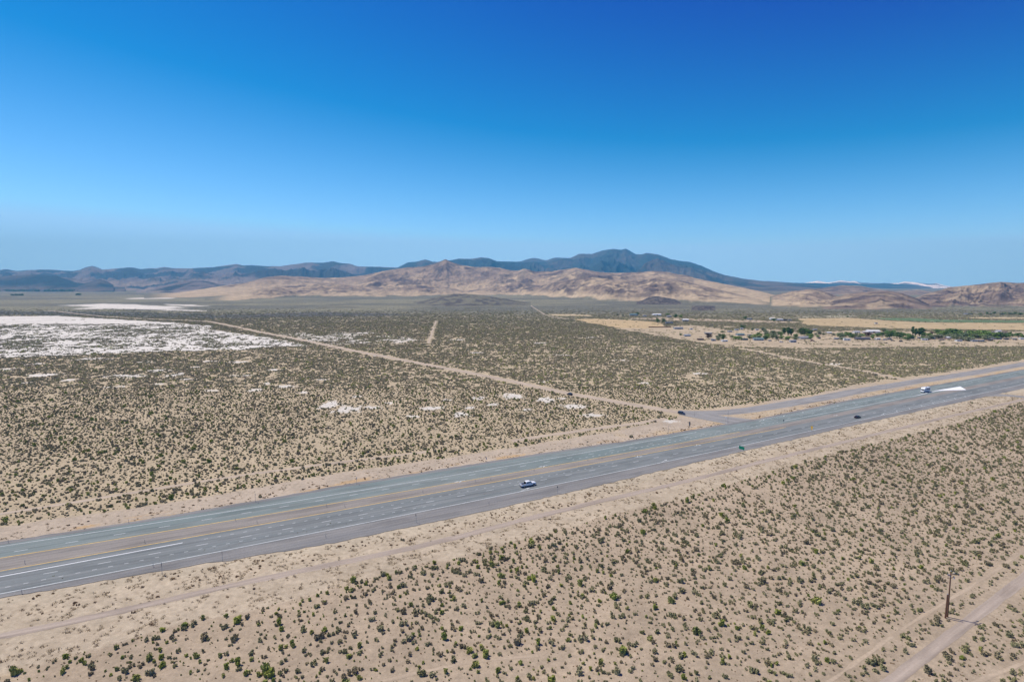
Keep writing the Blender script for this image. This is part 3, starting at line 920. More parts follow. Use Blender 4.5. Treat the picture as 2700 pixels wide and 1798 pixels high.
hill('hills', [(380, 786), (450, 775), (520, 764), (560, 758), (650, 745), (700, 731), (740, 727), (790, 729), (850, 733), (900, 732), (960, 726), (1010, 715), (1080, 704.5), (1110, 704), (1140, 697),
     (1160, 690), (1175, 683), (1188, 690), (1215, 699), (1250, 704), (1300, 704.5), (1320, 707), (1340, 712), (1365, 714), (1385, 708), (1410, 716), (1450, 715), (1480, 712), (1516, 706), (1540, 710),
     (1575, 717), (1620, 720), (1680, 718), (1720, 715), (1760, 717), (1790, 724), (1815, 726), (1830, 733), (1860, 739), (1900, 747), (1960, 759), (2000, 767), (2050, 780), (2110, 795)],
     [(380, 4600), (780, 5800), (1000, 6300), (1200, 6600), (1350, 6500), (1500, 5600), (1800, 4700), (2110, 3000)],
     [(380, 3300), (780, 4300), (1000, 4500), (1200, 4800), (1350, 4900), (1500, 4000), (1800, 3000), (2110, 2300)],
     colour_tan, 'hill', 'tan grassy hills with dark rocky patches and a pointed cone across the valley', 2.2, 100, gl=420, amp=0.40, p=1.0, seed=3, foot=0.12)
hill('foothills', [(540, 792), (600, 781), (660, 768), (720, 757), (780, 752), (840, 748), (880, 747), (940, 754), (1000, 758), (1060, 752), (1120, 750), (1170, 757), (1220, 764), (1270, 758), (1320, 747), (1365, 743), (1400, 750), (1425, 754),
     (1460, 745), (1510, 736), (1560, 731), (1600, 735), (1640, 741), (1690, 738), (1740, 733), (1780, 738), (1830, 748), (1880, 760), (1930, 772), (1990, 786), (2060, 800)],
     [(540, 3500), (700, 4000), (780, 4700), (900, 4700), (1100, 4800), (1200, 5200), (1350, 5300), (1480, 4200), (1600, 3600), (1800, 3300), (2060, 2700)],
     base([(540, 793), (620, 792), (700, 788), (780, 782), (900, 783), (1100, 782), (1200, 779), (1350, 778), (1480, 786), (1600, 793), (1700, 795), (1800, 797), (1900, 800), (2060, 805)]),
     colour_tan, 'hill', 'lower tan foothills with rounded tops in front of the pointed cone', 2.2, 80, gl=210, amp=0.42, p=0.95, seed=5, foot=0.15)
hill('dark_mountain', [(1000, 716), (1050, 705), (1075, 692), (1098, 690), (1123, 684), (1140, 690), (1165, 691), (1190, 686), (1210, 682), (1240, 683), (1268, 679), (1290, 681), (1310, 689), (1350, 690),
     (1375, 692), (1408, 690), (1440, 692), (1480, 683), (1505, 680), (1528, 669), (1560, 670), (1590, 660), (1605, 658), (1615, 656.5), (1640, 659), (1650, 655.5), (1660, 661), (1675, 670), (1690, 671), (1705, 667),
     (1735, 671), (1770, 684), (1800, 689), (1820, 691), (1850, 701), (1880, 715), (1910, 725), (1960, 735), (2010, 741), (2040, 742), (2080, 745), (2140, 752), (2240, 765), (2300, 775)],
     [(1000, 14500), (1600, 15300), (2300, 11000)], [(1000, 9500), (1600, 8500), (2300, 6500)],
     colour_forest, 'mtn', 'dark wooded mountain with twin summits rising behind the tan hills', 2.0, 90, gl=1000, amp=0.6, p=1.0, seed=9)
hill('far_peaks', [(1330, 694), (1375, 689), (1395, 682), (1410, 680), (1440, 687), (1463, 679), (1505, 681), (1560, 690)], [(1330, 17600), (1560, 17600)], [(1330, 16300), (1560, 16300)],
     colour_forest, 'mtn', 'pale blue far peaks showing left of the dark mountain', 3, 24, gl=1800, amp=0.2, seed=12)
hill('mesa_range', [(-500, 716), (-200, 714), (0, 712), (17, 709.5), (45, 715), (75, 712), (105, 711), (130, 711), (190, 715), (210, 712), (228, 704), (243, 701), (258, 705), (270, 711), (310, 708), (338, 705), (352, 706),
     (370, 710), (395, 707), (410, 708), (432, 704), (455, 707), (500, 708), (560, 705), (600, 699), (622, 696), (640, 700), (660, 699), (700, 702), (740, 702), (752, 700), (790, 695), (806, 692.5), (850, 693),
     (877, 689), (900, 694), (922, 696), (945, 703), (1000, 703.5), (1050, 706), (1120, 712)],
     [(-500, 13000), (600, 14000), (1120, 15500)], [(-500, 7400), (300, 7800), (1120, 8500)],
     colour_purple, 'mtn', 'long purple-brown mesa range along the left horizon', 2.2, 80, gl=900, amp=0.6, p=0.95, seed=21, foot=0.15)
hill('low_ridge', [(-400, 738), (-100, 734), (30, 727), (90, 724), (150, 728), (200, 745), (260, 752), (330, 757)], [(-400, 8200), (330, 8000)], [(-400, 7000), (330, 6900)],
     colour_forest, 'mtn', 'dark wooded ridge in front of the mesa range', 3, 26, gl=700, amp=0.3, seed=25)
hill('knoll', [(205, 752), (235, 744), (262, 736), (282, 742), (300, 751)], [(205, 7600), (300, 7600)], [(205, 6900), (300, 6900)],
     colour_forest, 'mtn', 'small dark cone-shaped knoll before the mesa range', 2, 20, gl=400, amp=0.2, seed=26)
hill('knoll', [(360, 772), (420, 757), (470, 744), (505, 740), (540, 741), (575, 748), (620, 756)], [(360, 7000), (620, 7000)], [(360, 5700), (620, 5900)],
     colour_purple, 'mtn', 'low purple knoll left of the tan hills', 2.5, 26, gl=500, amp=0.35, seed=28)
hill('blue_ridge', [(1960, 748), (2080, 746), (2145, 746), (2200, 748), (2250, 748), (2290, 749), (2335, 746), (2360, 749), (2400, 752), (2450, 757), (2480, 765), (2560, 771)],
     [(1960, 15200), (2560, 15200)], [(1960, 13000), (2560, 13000)], colour_forest, 'mtn', 'long flat blue ridge below the snowy peaks', 3, 24, gl=1800, amp=0.25, seed=31)
hill('snow_mountain', [(2080, 748.3), (2120, 746.1), (2145, 742.5), (2155, 740.7), (2180, 744.7), (2200, 743.2), (2215, 739.6), (2222, 740.0), (2240, 742.5), (2255, 741.4), (2270, 745.4), (2330, 747.6), (2370, 746.1), (2385, 742.9), (2395, 743.2), (2415, 744.7), (2440, 747.6), (2450, 749.0), (2470, 746.8), (2490, 753.0), (2530, 760.0)], [(2080, 17400), (2530, 17400)], [(2080, 15900), (2530, 15900)],
     colour_snow, 'mtn', 'distant snow-capped peaks above the blue ridge', 1.5, 40, gl=1500, amp=0.3, seed=35)
hill('purple_hill', [(2120, 772), (2160, 760), (2220, 752), (2270, 754), (2310, 762), (2370, 768), (2400, 766), (2420, 764), (2450, 768), (2500, 772), (2560, 778)],
     [(2120, 6200), (2560, 5600)], [(2120, 4600), (2560, 4300)], colour_rock, 'hill', 'low purple-brown hill behind the two rounded hills', 2.5, 36, gl=300, amp=0.5, seed=41)
hill('rounded_hill', [(2030, 782), (2060, 774), (2090, 768), (2115, 765), (2135, 762.5), (2150, 763.5), (2172, 769), (2200, 778), (2225, 788), (2260, 798)],
     [(2030, 2900), (2260, 2700)], base([(2030, 809), (2140, 811), (2260, 812)]), colour_tan, 'hill', 'small tan knob with dark outcrops right of the tan hills', 2, 50, gl=120, amp=0.55, seed=44)
hill('rounded_hill', [(2160, 800), (2200, 784), (2240, 775), (2290, 769), (2340, 767.5), (2380, 774), (2420, 788), (2450, 803), (2466, 811)],
     [(2160, 2450), (2466, 2250)], base([(2160, 815), (2300, 817), (2466, 815)]), colour_rock, 'hill', 'dark rounded hill with a road cut low on its flank', 2, 50, gl=130, amp=0.45, seed=47)
hill('rocky_hill', [(2390, 797), (2410, 786), (2440, 776), (2480, 765), (2500, 758), (2560, 752), (2610, 746), (2640, 743), (2680, 746), (2760, 744), (2900, 748), (3100, 756)],
     [(2390, 2700), (2600, 3200), (3100, 3200)], base([(2390, 809), (2600, 811), (3100, 811)]), colour_rock, 'hill', 'large purple-brown hill scored with gullies at the valley edge', 2.2, 70, gl=150, amp=0.62, seed=51)
hill('sage_mound', [(1090, 799), (1130, 789), (1165, 779), (1195, 775), (1225, 775), (1260, 777), (1300, 783), (1350, 791), (1400, 799)],
     [(1090, 2500), (1400, 2500)], base([(1090, 806), (1230, 808), (1400, 806)]), colour_sage, 'hill', 'low sage-covered mound before the tan hills', 2.5, 30, gl=120, amp=0.25, seed=55)
hill('basalt_knoll', [(1675, 798), (1695, 791), (1712, 783), (1730, 781), (1755, 784), (1780, 788), (1800, 797)],
     [(1675, 2750), (1800, 2700)], base([(1675, 803), (1800, 804)]), colour_basalt, 'hill', 'black rocky knoll at the foot of the tan hills', 2, 24, gl=80, amp=0.3, seed=58)
hill('basalt_knoll', [(1822, 813), (1835, 808), (1850, 806.5), (1870, 808), (1888, 814)], [(1822, 2000), (1888, 2000)], [(1822, 1850), (1888, 1850)],
     colour_basalt, 'hill', 'flat black rock outcrop out on the open sage flat', 2, 14, gl=50, amp=0.3, seed=59)
#@@OBJECTS@@
# ------------------------------------------------------------------ plants
def leaf_cloud(rs, pts, size, flat=0.0):
    """small leaf-clump quads centred on pts"""
    V, Fc = [], []
    for p in pts:
        a = rs.normal(size=3); a /= np.linalg.norm(a)
        b = np.cross(a, rs.normal(size=3)); b /= np.linalg.norm(b)
        s = size * rs.uniform(0.6, 1.35)
        k = len(V)
        V += [p + a * s, p + b * s * 0.7, p - a * s, p - b * s * 0.7]
        Fc.append((k, k + 1, k + 2, k + 3))
    return V, Fc

def dome(rs, r, h, seg=9, rings=4, jit=0.2, base=-0.04):
    V, Fc = [], []
    for i in range(rings):
        f = i / rings
        rr = r * math.cos(f * math.pi / 2) ** 0.7
        for j in range(seg):
            t = 2 * math.pi * (j + 0.5 * (i % 2)) / seg
            q = rr * (1 + jit * (rs.random() * 2 - 1))
            V.append(np.array([q * math.cos(t), q * math.sin(t), base + h * math.sin(f * math.pi / 2) * (1 + jit * 0.6 * (rs.random() * 2 - 1))]))
    V.append(np.array([0, 0, h]))
    for i in range(rings - 1):
        for j in range(seg):
            a, b = i * seg + j, i * seg + (j + 1) % seg
            Fc.append((a, b, b + seg, a + seg))
    t0 = (rings - 1) * seg
    for j in range(seg):
        Fc.append((t0 + j, t0 + (j + 1) % seg, len(V) - 1))
    return V, Fc

def bush_parts(seed, nleaf, size, lobes, spread, hgt, core=0.62):
    rs = np.random.default_rng(seed)
    mb = MB()
    lob = []
    for i in range(lobes):
        t = rs.uniform(0, 2 * math.pi); r = spread * math.sqrt(rs.random()) * 0.62
        lob.append((r * math.cos(t) * rs.uniform(0.8, 1.2), r * math.sin(t), rs.uniform(0.45, 1.0) * hgt * 0.62, rs.uniform(0.26, 0.46) * spread))
    pts = []
    for i in range(nleaf):
        cx, cy, cz, cr = lob[i % lobes]
        d = rs.normal(size=3); d /= np.linalg.norm(d)
        rr = cr * rs.random() ** 0.35
        p = np.array([cx, cy, cz]) + d * rr * np.array([1, 1, 0.95])
        p[2] = max(p[2], 0.03 + 0.1 * rs.random())
        pts.append(p)
    mb.add(*leaf_cloud(rs, pts, size))
    for cx, cy, cz, cr in lob:                  # leaf-coloured dome inside each lobe, added to block light
        V, Fc = dome(rs, cr * 0.8, cz + cr * 0.45 * core, 7, 3, 0.25)
        mb.add([v + np.array([cx, cy, 0]) for v in V], Fc)
    return mb

SAGE = [bush_parts(100 + i, 190, 0.085, 5 + i % 4, 0.5, 0.62).mesh('sagebrush', M['sage']) for i in range(7)]
GREASE = [bush_parts(200 + i, 210, 0.09, 4 + i % 4, 0.5, 0.85).mesh('greasewood', M['grease']) for i in range(5)]
SAGEB = [bush_parts(130 + i, 170, 0.085, 5 + i % 4, 0.5, 0.6).mesh('sagebrush', M['sage_far']) for i in range(6)]
DEAD = [bush_parts(300 + i, 90, 0.08, 3 + i % 3, 0.5, 0.42, 0.3).mesh('dead_brush', M['dead']) for i in range(4)]

def clump(seed, fam_mat, n, rad):
    rs = np.random.default_rng(seed)
    mb = MB()
    for i in range(n):
        t, r = rs.uniform(0, 6.283), rad * math.sqrt(rs.random())
        w = float(np.clip(rs.lognormal(0.22, 0.35), 0.5, 2.3))
        h = w * rs.uniform(0.45, 0.7)
        c = np.array([r * math.cos(t), r * math.sin(t), 0])
        pts = []
        for _ in range(26):
            d = rs.normal(size=3); d /= np.linalg.norm(d)
            d[2] = abs(d[2])
            pts.append(c + d * np.array([w * .5, w * .5, h]) * rs.random() ** 0.25)
        mb.add(*leaf_cloud(rs, pts, 0.17 * w))
        V, Fc = dome(rs, w * 0.42, h * 0.75, 6, 2, 0.25)
        mb.add([v + c for v in V], Fc)
    return mb.mesh('scrub_clump', fam_mat)
CLUMP = [clump(400 + i, M['sage_far'], 8, 3.4) for i in range(6)] + [clump(420 + i, M['grease'], 6, 3.2) for i in range(2)]

def tuft(seed):
    rs = np.random.default_rng(seed)
    V, Fc = [], []
    for i in range(26):
        t = rs.uniform(0, 6.283); r = rs.uniform(0.05, 0.42)
        a = np.array([r * math.cos(t), r * math.sin(t), 0.0])
        tip = a * rs.uniform(1.2, 2.0) + np.array([0, 0, rs.uniform(0.15, 0.42)])
        sd = np.array([-math.sin(t), math.cos(t), 0]) * rs.uniform(0.04, 0.09)
        k = len(V)
        V += [a - sd, a + sd, tip]
        Fc.append((k, k + 1, k + 2))
    return mesh('grass_tuft', V, Fc, M['straw'])
TUFT = [tuft(500 + i) for i in range(4)]

def scatter_nodes(name, meshes):
    coll = bpy.data.collections.new(name + '_kinds')
    for i, me in enumerate(meshes):
        coll.objects.link(bpy.data.objects.new('%s_%02d' % (name, i), me))
    ng = bpy.data.node_groups.new(name, 'GeometryNodeTree')
    ng.interface.new_socket('Geometry', in_out='INPUT', socket_type='NodeSocketGeometry')
    ng.interface.new_socket('Geometry', in_out='OUTPUT', socket_type='NodeSocketGeometry')
    gi, go = ng.nodes.new('NodeGroupInput'), ng.nodes.new('NodeGroupOutput')
    ci = ng.nodes.new('GeometryNodeCollectionInfo')
    ci.inputs['Collection'].default_value = coll
    ci.inputs['Separate Children'].default_value = True
    ci.inputs['Reset Children'].default_value = True
    ip = ng.nodes.new('GeometryNodeInstanceOnPoints')
    ip.inputs['Pick Instance'].default_value = True
    def attr(n, dt):
        a = ng.nodes.new('GeometryNodeInputNamedAttribute')
        a.data_type = dt
        a.inputs['Name'].default_value = n
        return a.outputs[0]
    ng.links.new(gi.outputs[0], ip.inputs['Points'])
    ng.links.new(ci.outputs[0], ip.inputs['Instance'])
    ng.links.new(attr('idx', 'INT'), ip.inputs['Instance Index'])
    ng.links.new(attr('rot', 'FLOAT_VECTOR'), ip.inputs['Rotation'])
    ng.links.new(attr('scl', 'FLOAT_VECTOR'), ip.inputs['Scale'])
    ng.links.new(ip.outputs[0], go.inputs[0])
    return ng

def scatter(name, meshes, xy, idx, rot, scl, label, z=0.0):
    m = bpy.data.meshes.new(name)
    n = len(xy)
    m.vertices.add(n)
    co = np.zeros((n, 3), np.float32)
    co[:, :2] = xy
    co[:, 2] = z
    m.vertices.foreach_set('co', co.reshape(-1))
    a = m.attributes.new('idx', 'INT', 'POINT'); a.data.foreach_set('value', idx.astype(np.int32))
    r3 = np.zeros((n, 3), np.float32); r3[:, 2] = rot
    a = m.attributes.new('rot', 'FLOAT_VECTOR', 'POINT'); a.data.foreach_set('vector', r3.reshape(-1))
    a = m.attributes.new('scl', 'FLOAT_VECTOR', 'POINT'); a.data.foreach_set('vector', scl.astype(np.float32).reshape(-1))
    m.update()
    o = obj(name, m)
    md = o.modifiers.new('scatter', 'NODES')
    md.node_group = scatter_nodes(name, meshes)
    return tag(o, label, kind='stuff')

def jitter_grid(x0, x1, y0, y1, c, r):
    gx, gy = np.meshgrid(np.arange(x0, x1, c), np.arange(y0, y1, c))
    gx = gx.ravel() + r.uniform(-0.48, 0.48, gx.size) * c
    gy = gy.ravel() + r.uniform(-0.48, 0.48, gy.size) * c
    return gx, gy

def track_clear(x, y, extra=0.0):
    xy = np.c_[x, y]
    ok = np.ones(len(x), bool)
    for L, hw in TRACKS:
        lo, hi = L.min(0) - hw - 3, L.max(0) + hw + 3
        b = ok & (x > lo[0]) & (x < hi[0]) & (y > lo[1]) & (y < hi[1])
        i = np.where(b)[0]
        if len(i):
            ok[i] = line_dist(L, xy[i]) > hw + extra
    return ok

NEAR_MAX = 430.0
CELL = 1.5
gx, gy = jitter_grid(-NEAR_MAX * 1.02, NEAR_MAX * 1.02, 68, NEAR_MAX, CELL, rng)
k = np.abs(gx) < gy * 1.0 + 12
gx, gy = gx[k], gy[k]
_, dn, _ = zones(gx, gy)
clus = fbm(gx / 7, gy / 7, 81, 3)
k = rng.random(len(gx)) < dn * np.clip(0.62 + 0.75 * clus, 0, 1.3)
gx, gy = gx[k], gy[k]
s_, t_ = ST(np.c_[gx, gy])
o_ = t_ - cen(s_)
k = track_clear(gx, gy) & ~((o_ > o_ne(s_) - 1) & (o_ < o_fe(s_) + 1.5))
gx, gy, s_, o_ = gx[k], gy[k], s_[k], o_[k]
# greener shrubs in the near left, by the verges and in a few wet streaks
green = 0.045 + 0.42 * (o_ < 0) * sstep(170, 40, s_) * sstep(0.3, 0.6, fbm(gx / 30, gy / 30, 83, 3)) + 0.16 * (np.abs(o_ - o_fb(s_)) < 7) + 0.07 * (o_ > 0) + 0.14 * (np.abs(o_ - o_nb(s_)) < 5)
is_g = rng.random(len(gx)) < green
small = rng.random(len(gx)) < np.where(o_ < 0, 0.42, 0.25)
wid = np.where(small, rng.uniform(0.3, 0.8, len(gx)), np.clip(rng.lognormal(0.30, 0.36, len(gx)), 0.75, 3.0))
wid = wid * np.where(o_ > 0, 0.76, 0.80) * np.where(is_g & ~small, 1.18, 1.0)
hgt = wid * rng.uniform(0.75, 1.1, len(gx)) * np.where(o_ < 0, 1.0, 0.92)
scl = np.c_[wid * rng.uniform(0.85, 1.2, len(gx)), wid, hgt]
rot = rng.uniform(0, 6.283, len(gx))
u_ = 1350 + F * gx / gy
size_px = wid / gy
inview = (np.abs(u_ - 1350) < 1345) & (gy > 118)

DR_S, NT_S = smooth_line(DR)[0], smooth_line(NT)[0]
POLE_XY = G(2496, 1627)
NEAR_MARKS = [(427, 1515, 'edge-on sign'), (586, 1480, 'brown diamond sign'), (1097, 1379, 'dark sign before the pickup'), (1470, 1301, 'sign just ahead of the pickup'), (1780, 1250, 'start of the yellow-line taper'),
              (1955, 1196, 'green guide sign'), (2140, 1141, 'yellow warning sign'), (2400, 1085, 'near-side painted chevrons'), (2600, 1045, 'paved side road')]
FAR_MARKS = [(60, 1420, 'start of the thick white line'), (350, 1372, 'far-shoulder reflector post'), (674, 1324, 'tall grey sign post'), (941, 1277, 'first blue sign'), (1282, 1219, 'second blue sign'), (1548, 1174, 'low dark sign'),
             (1762, 1144, 'slim pole left of the junction'), (1818, 1132, 'two-panel junction sign'), (1914, 1113, 'stop sign'), (2335, 1043, 'slim pole by the frontage road'), (2520, 1005, 'white painted triangle')]
NEAR_MARKS = [m for m in NEAR_MARKS if 'taper' not in m[2]]
def landmark(x, y, far):
    L = FAR_MARKS if far else NEAR_MARKS
    P = GA([(u, v) for u, v, _ in L])
    return L[int(np.argmin(np.hypot(P[:, 0] - x, P[:, 1] - y)))][2]
def place_words(x, y, o, s):
    q = np.array([[x, y]])
    if np.hypot(x - POLE_XY[0], y - POLE_XY[1]) < 14: return 'near the wooden utility poles'
    if line_dist(DR_S, q)[0] < 9: return 'beside the rutted grey-brown track'
    if o > 0: return 'beyond the highway, nearest the ' + landmark(x, y, True)
    if o > g1(o_nb, s) - 7: return 'edging the verge, nearest the ' + landmark(x, y, False)
    if s > 150: return 'on the open flat between highway and utility poles'
    return 'on the open flat this side of the highway'
def size_words(w, h):
    a_ = 'big' if w > 2.1 else 'middling' if w > 1.4 else 'small'
    return a_ + (' upright' if h / w > 1.0 else ' low-spreading' if h / w < 0.85 else ' rounded')

def individuals(name, fam, mask, count, label, cat, group):
    idx = np.where(mask & inview & (wid > 0.7))[0]
    idx = idx[np.argsort(-size_px[idx])][:count]
    for j in idx:
        o = obj(name, fam[int(rng.integers(len(fam)))], None, (gx[j], gy[j], 0.0), float(rot[j]))
        o.scale = tuple(float(q) for q in scl[j])
        tag(o, '%s %s %s' % (size_words(wid[j], hgt[j]), label, place_words(gx[j], gy[j], o_[j], s_[j])), cat, group)
    return idx

used = np.zeros(len(gx), bool)
used[individuals('sagebrush', SAGE, ~is_g & (o_ < 0), 300, 'grey-green sagebrush', 'shrub', 'sagebrush clumps on the near flat')] = True
used[individuals('greasewood_shrub', GREASE, is_g, 300, 'yellow-green shrub', 'shrub', 'bright green shrubs in the near brush')] = True
r = ~used
fam_idx = np.where(is_g, len(SAGE) + rng.integers(0, len(GREASE), len(gx)), rng.integers(0, len(SAGE), len(gx)))
fam_idx = np.where(~is_g & (o_ > 0), len(SAGE) + len(GREASE) + rng.integers(0, len(SAGEB), len(gx)), fam_idx)
fam_idx = np.where(~is_g & small & (rng.random(len(gx)) < 0.22), len(SAGE) + len(GREASE) + len(SAGEB) + rng.integers(0, 4, len(gx)), fam_idx)
scatter('scrub', SAGE + GREASE + SAGEB + DEAD, np.c_[gx, gy][r], fam_idx[r], rot[r], scl[r], 'countless grey-green desert shrubs covering the flats')

# the flats farther off, in clumps of several shrubs
FAR_MAX = 1950.0
CF = 4.4
fx, fy = jitter_grid(-FAR_MAX, FAR_MAX, NEAR_MAX, FAR_MAX, CF, rng)
k = np.abs(fx) < fy * 0.96 + 10
fx, fy = fx[k], fy[k]
_, dn, _ = zones(fx, fy)
keepf = dn * (1 - 0.97 * sstep(900, 1900, fy)) * 0.95
k = rng.random(len(fx)) < keepf
fx, fy = fx[k], fy[k]
s_f, t_f = ST(np.c_[fx, fy]); o_f = t_f - cen(s_f)
k = track_clear(fx, fy, 2.0) & ~((o_f > o_nb(s_f) - 3) & (o_f < o_fb(s_f) + 3))
fx, fy = fx[k], fy[k]
nfar = len(fx)
fi = np.where(rng.random(nfar) < 0.10, 6 + rng.integers(0, 2, nfar), rng.integers(0, 6, nfar))
fs = rng.uniform(0.8, 1.2, nfar)
scatter('far_scrub', CLUMP, np.c_[fx, fy], fi, rng.uniform(0, 6.283, nfar), np.c_[fs, fs, fs], 'distant desert scrub reaching to the foot of the hills')

# dry grass and dead brush of the verges
gs = rng.uniform(-130, 560, 60000)
which = rng.random(len(gs))
on, ofv, nb_, fb_ = o_ne(gs), o_fe(gs), o_nb(gs), o_fb(gs)
go = np.where(which < 0.72, on - 0.5 - rng.random(len(gs)) * (on - nb_), ofv + 2.6 + rng.random(len(gs)) * np.minimum(fb_ - ofv - 2, 12))
gxy = XY(gs, go + cen(gs))
pat = fbm(gxy[:, 0] / 2.6, gxy[:, 1] / 2.6, 91, 4)
k = (rng.random(len(gs)) < sstep(0.40, 0.66, pat) * np.where(which < 0.72, 0.36, 0.16)) & (gxy[:, 1] > 70) & (np.abs(gxy[:, 0]) < gxy[:, 1] * 1.0 + 10)
gxy, gs2 = gxy[k], gs[k]
k = track_clear(gxy[:, 0], gxy[:, 1], -1.0)
gxy = gxy[k]
n = len(gxy)
ts = rng.uniform(0.5, 1.15, n)
scatter('dry_grass', TUFT, gxy, rng.integers(0, 4, n), rng.uniform(0, 6.283, n), np.c_[ts, ts, ts * 0.75], 'straw-coloured dry grass on the roadside verges')

lx, ly = jitter_grid(-330, 330, 72, 330, 2.1, rng)
k = (np.abs(lx) < ly * 1.0 + 8)
lx, ly = lx[k], ly[k]
_, dn, _ = zones(lx, ly)
k = (rng.random(len(lx)) < np.clip(dn, 0, 1) * 0.55) & track_clear(lx, ly, -0.3)
lx, ly = lx[k], ly[k]
n = len(lx)
ls = rng.uniform(0.25, 0.6, n)
scatter('ground_litter', TUFT[:2] + DEAD[:2] + SAGE[:2], np.c_[lx, ly], rng.integers(0, 6, n), rng.uniform(0, 6.283, n), np.c_[ls, ls, ls * 0.8], 'tiny dry tufts and twiggy seedlings between the shrubs')

ds = rng.uniform(-20, 500, 5200)
side = rng.random(len(ds)) < 0.6
dpos = np.where(side, o_ne(ds) - 2 - rng.gamma(1.6, 4.0, len(ds)), o_fe(ds) + 2.8 + rng.gamma(2.0, 1.5, len(ds)))
dxy = XY(ds, dpos + cen(ds))
pat = fbm(dxy[:, 0] / 5, dxy[:, 1] / 5, 95, 3)
k = (rng.random(len(ds)) < sstep(0.45, 0.7, pat) * 0.42) & (np.abs(dxy[:, 0]) < dxy[:, 1] * 0.9) & (dxy[:, 1] > 118) & (dpos > o_nb(ds) + 1)
dxy = dxy[k]
dxy = dxy[track_clear(dxy[:, 0], dxy[:, 1], -0.5)]
dw = rng.uniform(0.5, 1.25, len(dxy))
order = np.argsort(-dw / dxy[:, 1])
for j in order[:300]:
    o = obj('dead_brush', DEAD[int(rng.integers(4))], None, (dxy[j, 0], dxy[j, 1], 0.0), rng.uniform(0, 6.283))
    o.scale = (dw[j] * 1.2, dw[j], dw[j] * 0.9)
    od = ST(dxy[j])[1][0] > 10
    tag(o, '%s rusty-brown dead bush on the %s verge, nearest the %s' % ('big' if dw[j] > 1.0 else 'middling' if dw[j] > .75 else 'small', 'far' if od else 'near', landmark(dxy[j, 0], dxy[j, 1], od)), 'dead bush', 'dead bushes along the highway verges')
rest = order[300:]
if len(rest):
    scatter('dead_scrub', DEAD, dxy[rest], rng.integers(0, 4, len(rest)), rng.uniform(0, 6.28, len(rest)), np.c_[dw[rest], dw[rest], dw[rest] * .9], 'rusty dead brush strung along the highway verges')

# ------------------------------------------------------------------ trees of the settlement
def crown_mesh(name, seed, mat, wide, tall, z0, nleaf, size, lobes):
    rs = np.random.default_rng(seed)
    lob = []
    for i in range(lobes):
        f = (i + 0.5) / lobes
        t = rs.uniform(0, 6.283)
        zz = z0 + (tall - z0) * (0.12 + 0.76 * f)
        ww = wide * math.sin(math.pi * (0.18 + 0.72 * f)) ** 0.8
        r = ww * 0.62 * math.sqrt(rs.random())
        lob.append((r * math.cos(t), r * math.sin(t), zz, ww * rs.uniform(0.42, 0.66)))
    mb = MB()
    pts = []
    for i in range(nleaf):
        cx, cy, cz, cr = lob[i % lobes]
        d = rs.normal(size=3); d /= np.linalg.norm(d)
        p = np.array([cx, cy, cz]) + d * cr * rs.random() ** 0.33 * np.array([1, 1, 0.9])
        p[2] = max(p[2], z0 * 0.6)
        pts.append(p)
    mb.add(*leaf_cloud(rs, pts, size))
    return mb.mesh(name, mat)

def trunk_mesh(seed, tall, r, limbs=5):
    rs = np.random.default_rng(seed)
    mb = MB()
    mb.tube((0, 0, -0.05), (0.02, 0.02, tall * 0.45), r, r * 0.65)
    mb.tube((0.02, 0.02, tall * 0.45), (0.0, 0.03, tall * 0.85), r * 0.65, r * 0.2, 6)
    for i in range(limbs):
        t = 6.283 * i / limbs + rs.uniform(-.3, .3)
        z = tall * rs.uniform(0.25, 0.5)
        mb.tube((0, 0, z), (math.cos(t) * tall * 0.22, math.sin(t) * tall * 0.22, z + tall * 0.22), r * 0.4, r * 0.12, 5)
    return mb.mesh('trunk', M['bark'])

# unit trees, 1 m tall; scaled by size seen
TREE = {}
for kind, mat, wide, z0 in (('round', 'leaf_green', 0.48, 0.16), ('dark', 'leaf_dark', 0.46, 0.12), ('olive', 'leaf_pale', 0.52, 0.10), ('poplar', 'leaf_dark', 0.17, 0.06), ('plum', 'leaf_red', 0.48, 0.14)):
    TREE[kind] = [(crown_mesh('crown', 600 + 7 * i + len(kind), M[mat], wide, 1.0, z0, 1100, 0.042, 11 if kind != 'poplar' else 14), trunk_mesh(650 + i, 1.0, 0.03)) for i in range(2)]
WORDS = {'round': 'leafy mid-green tree', 'dark': 'dense dark green tree', 'olive': 'pale grey-green bushy tree', 'poplar': 'tall narrow poplar', 'plum': 'dark reddish-brown tree'}
NAMES = {'round': 'shade_tree', 'dark': 'shade_tree', 'olive': 'olive_tree', 'poplar': 'poplar_tree', 'plum': 'plum_tree'}

def tree(u, v, hpx, wpx, kind, where):
    p = G(u, v)
    m = p[1] / F / math.cos(PITCH)
    h, w = hpx * m * 1.12, wpx * m * 1.55
    nat = {'round': .96, 'dark': .92, 'olive': 1.04, 'poplar': .36, 'plum': .96}[kind]
    e = empty(NAMES[kind], (p[0], p[1], 0), random.uniform(0, 6.28))
    sx = max(w / nat, 0.35 * h)
    e.scale = (sx, sx, h)
    c, t = TREE[kind][random.randrange(2)]
    obj('crown', c, e)
    obj('trunk', t, e)
    return tag(e, '%s %s' % (WORDS[kind], beside(p) if 'rows' not in where else where), 'tree', '%ss %s' % (WORDS[kind], where))

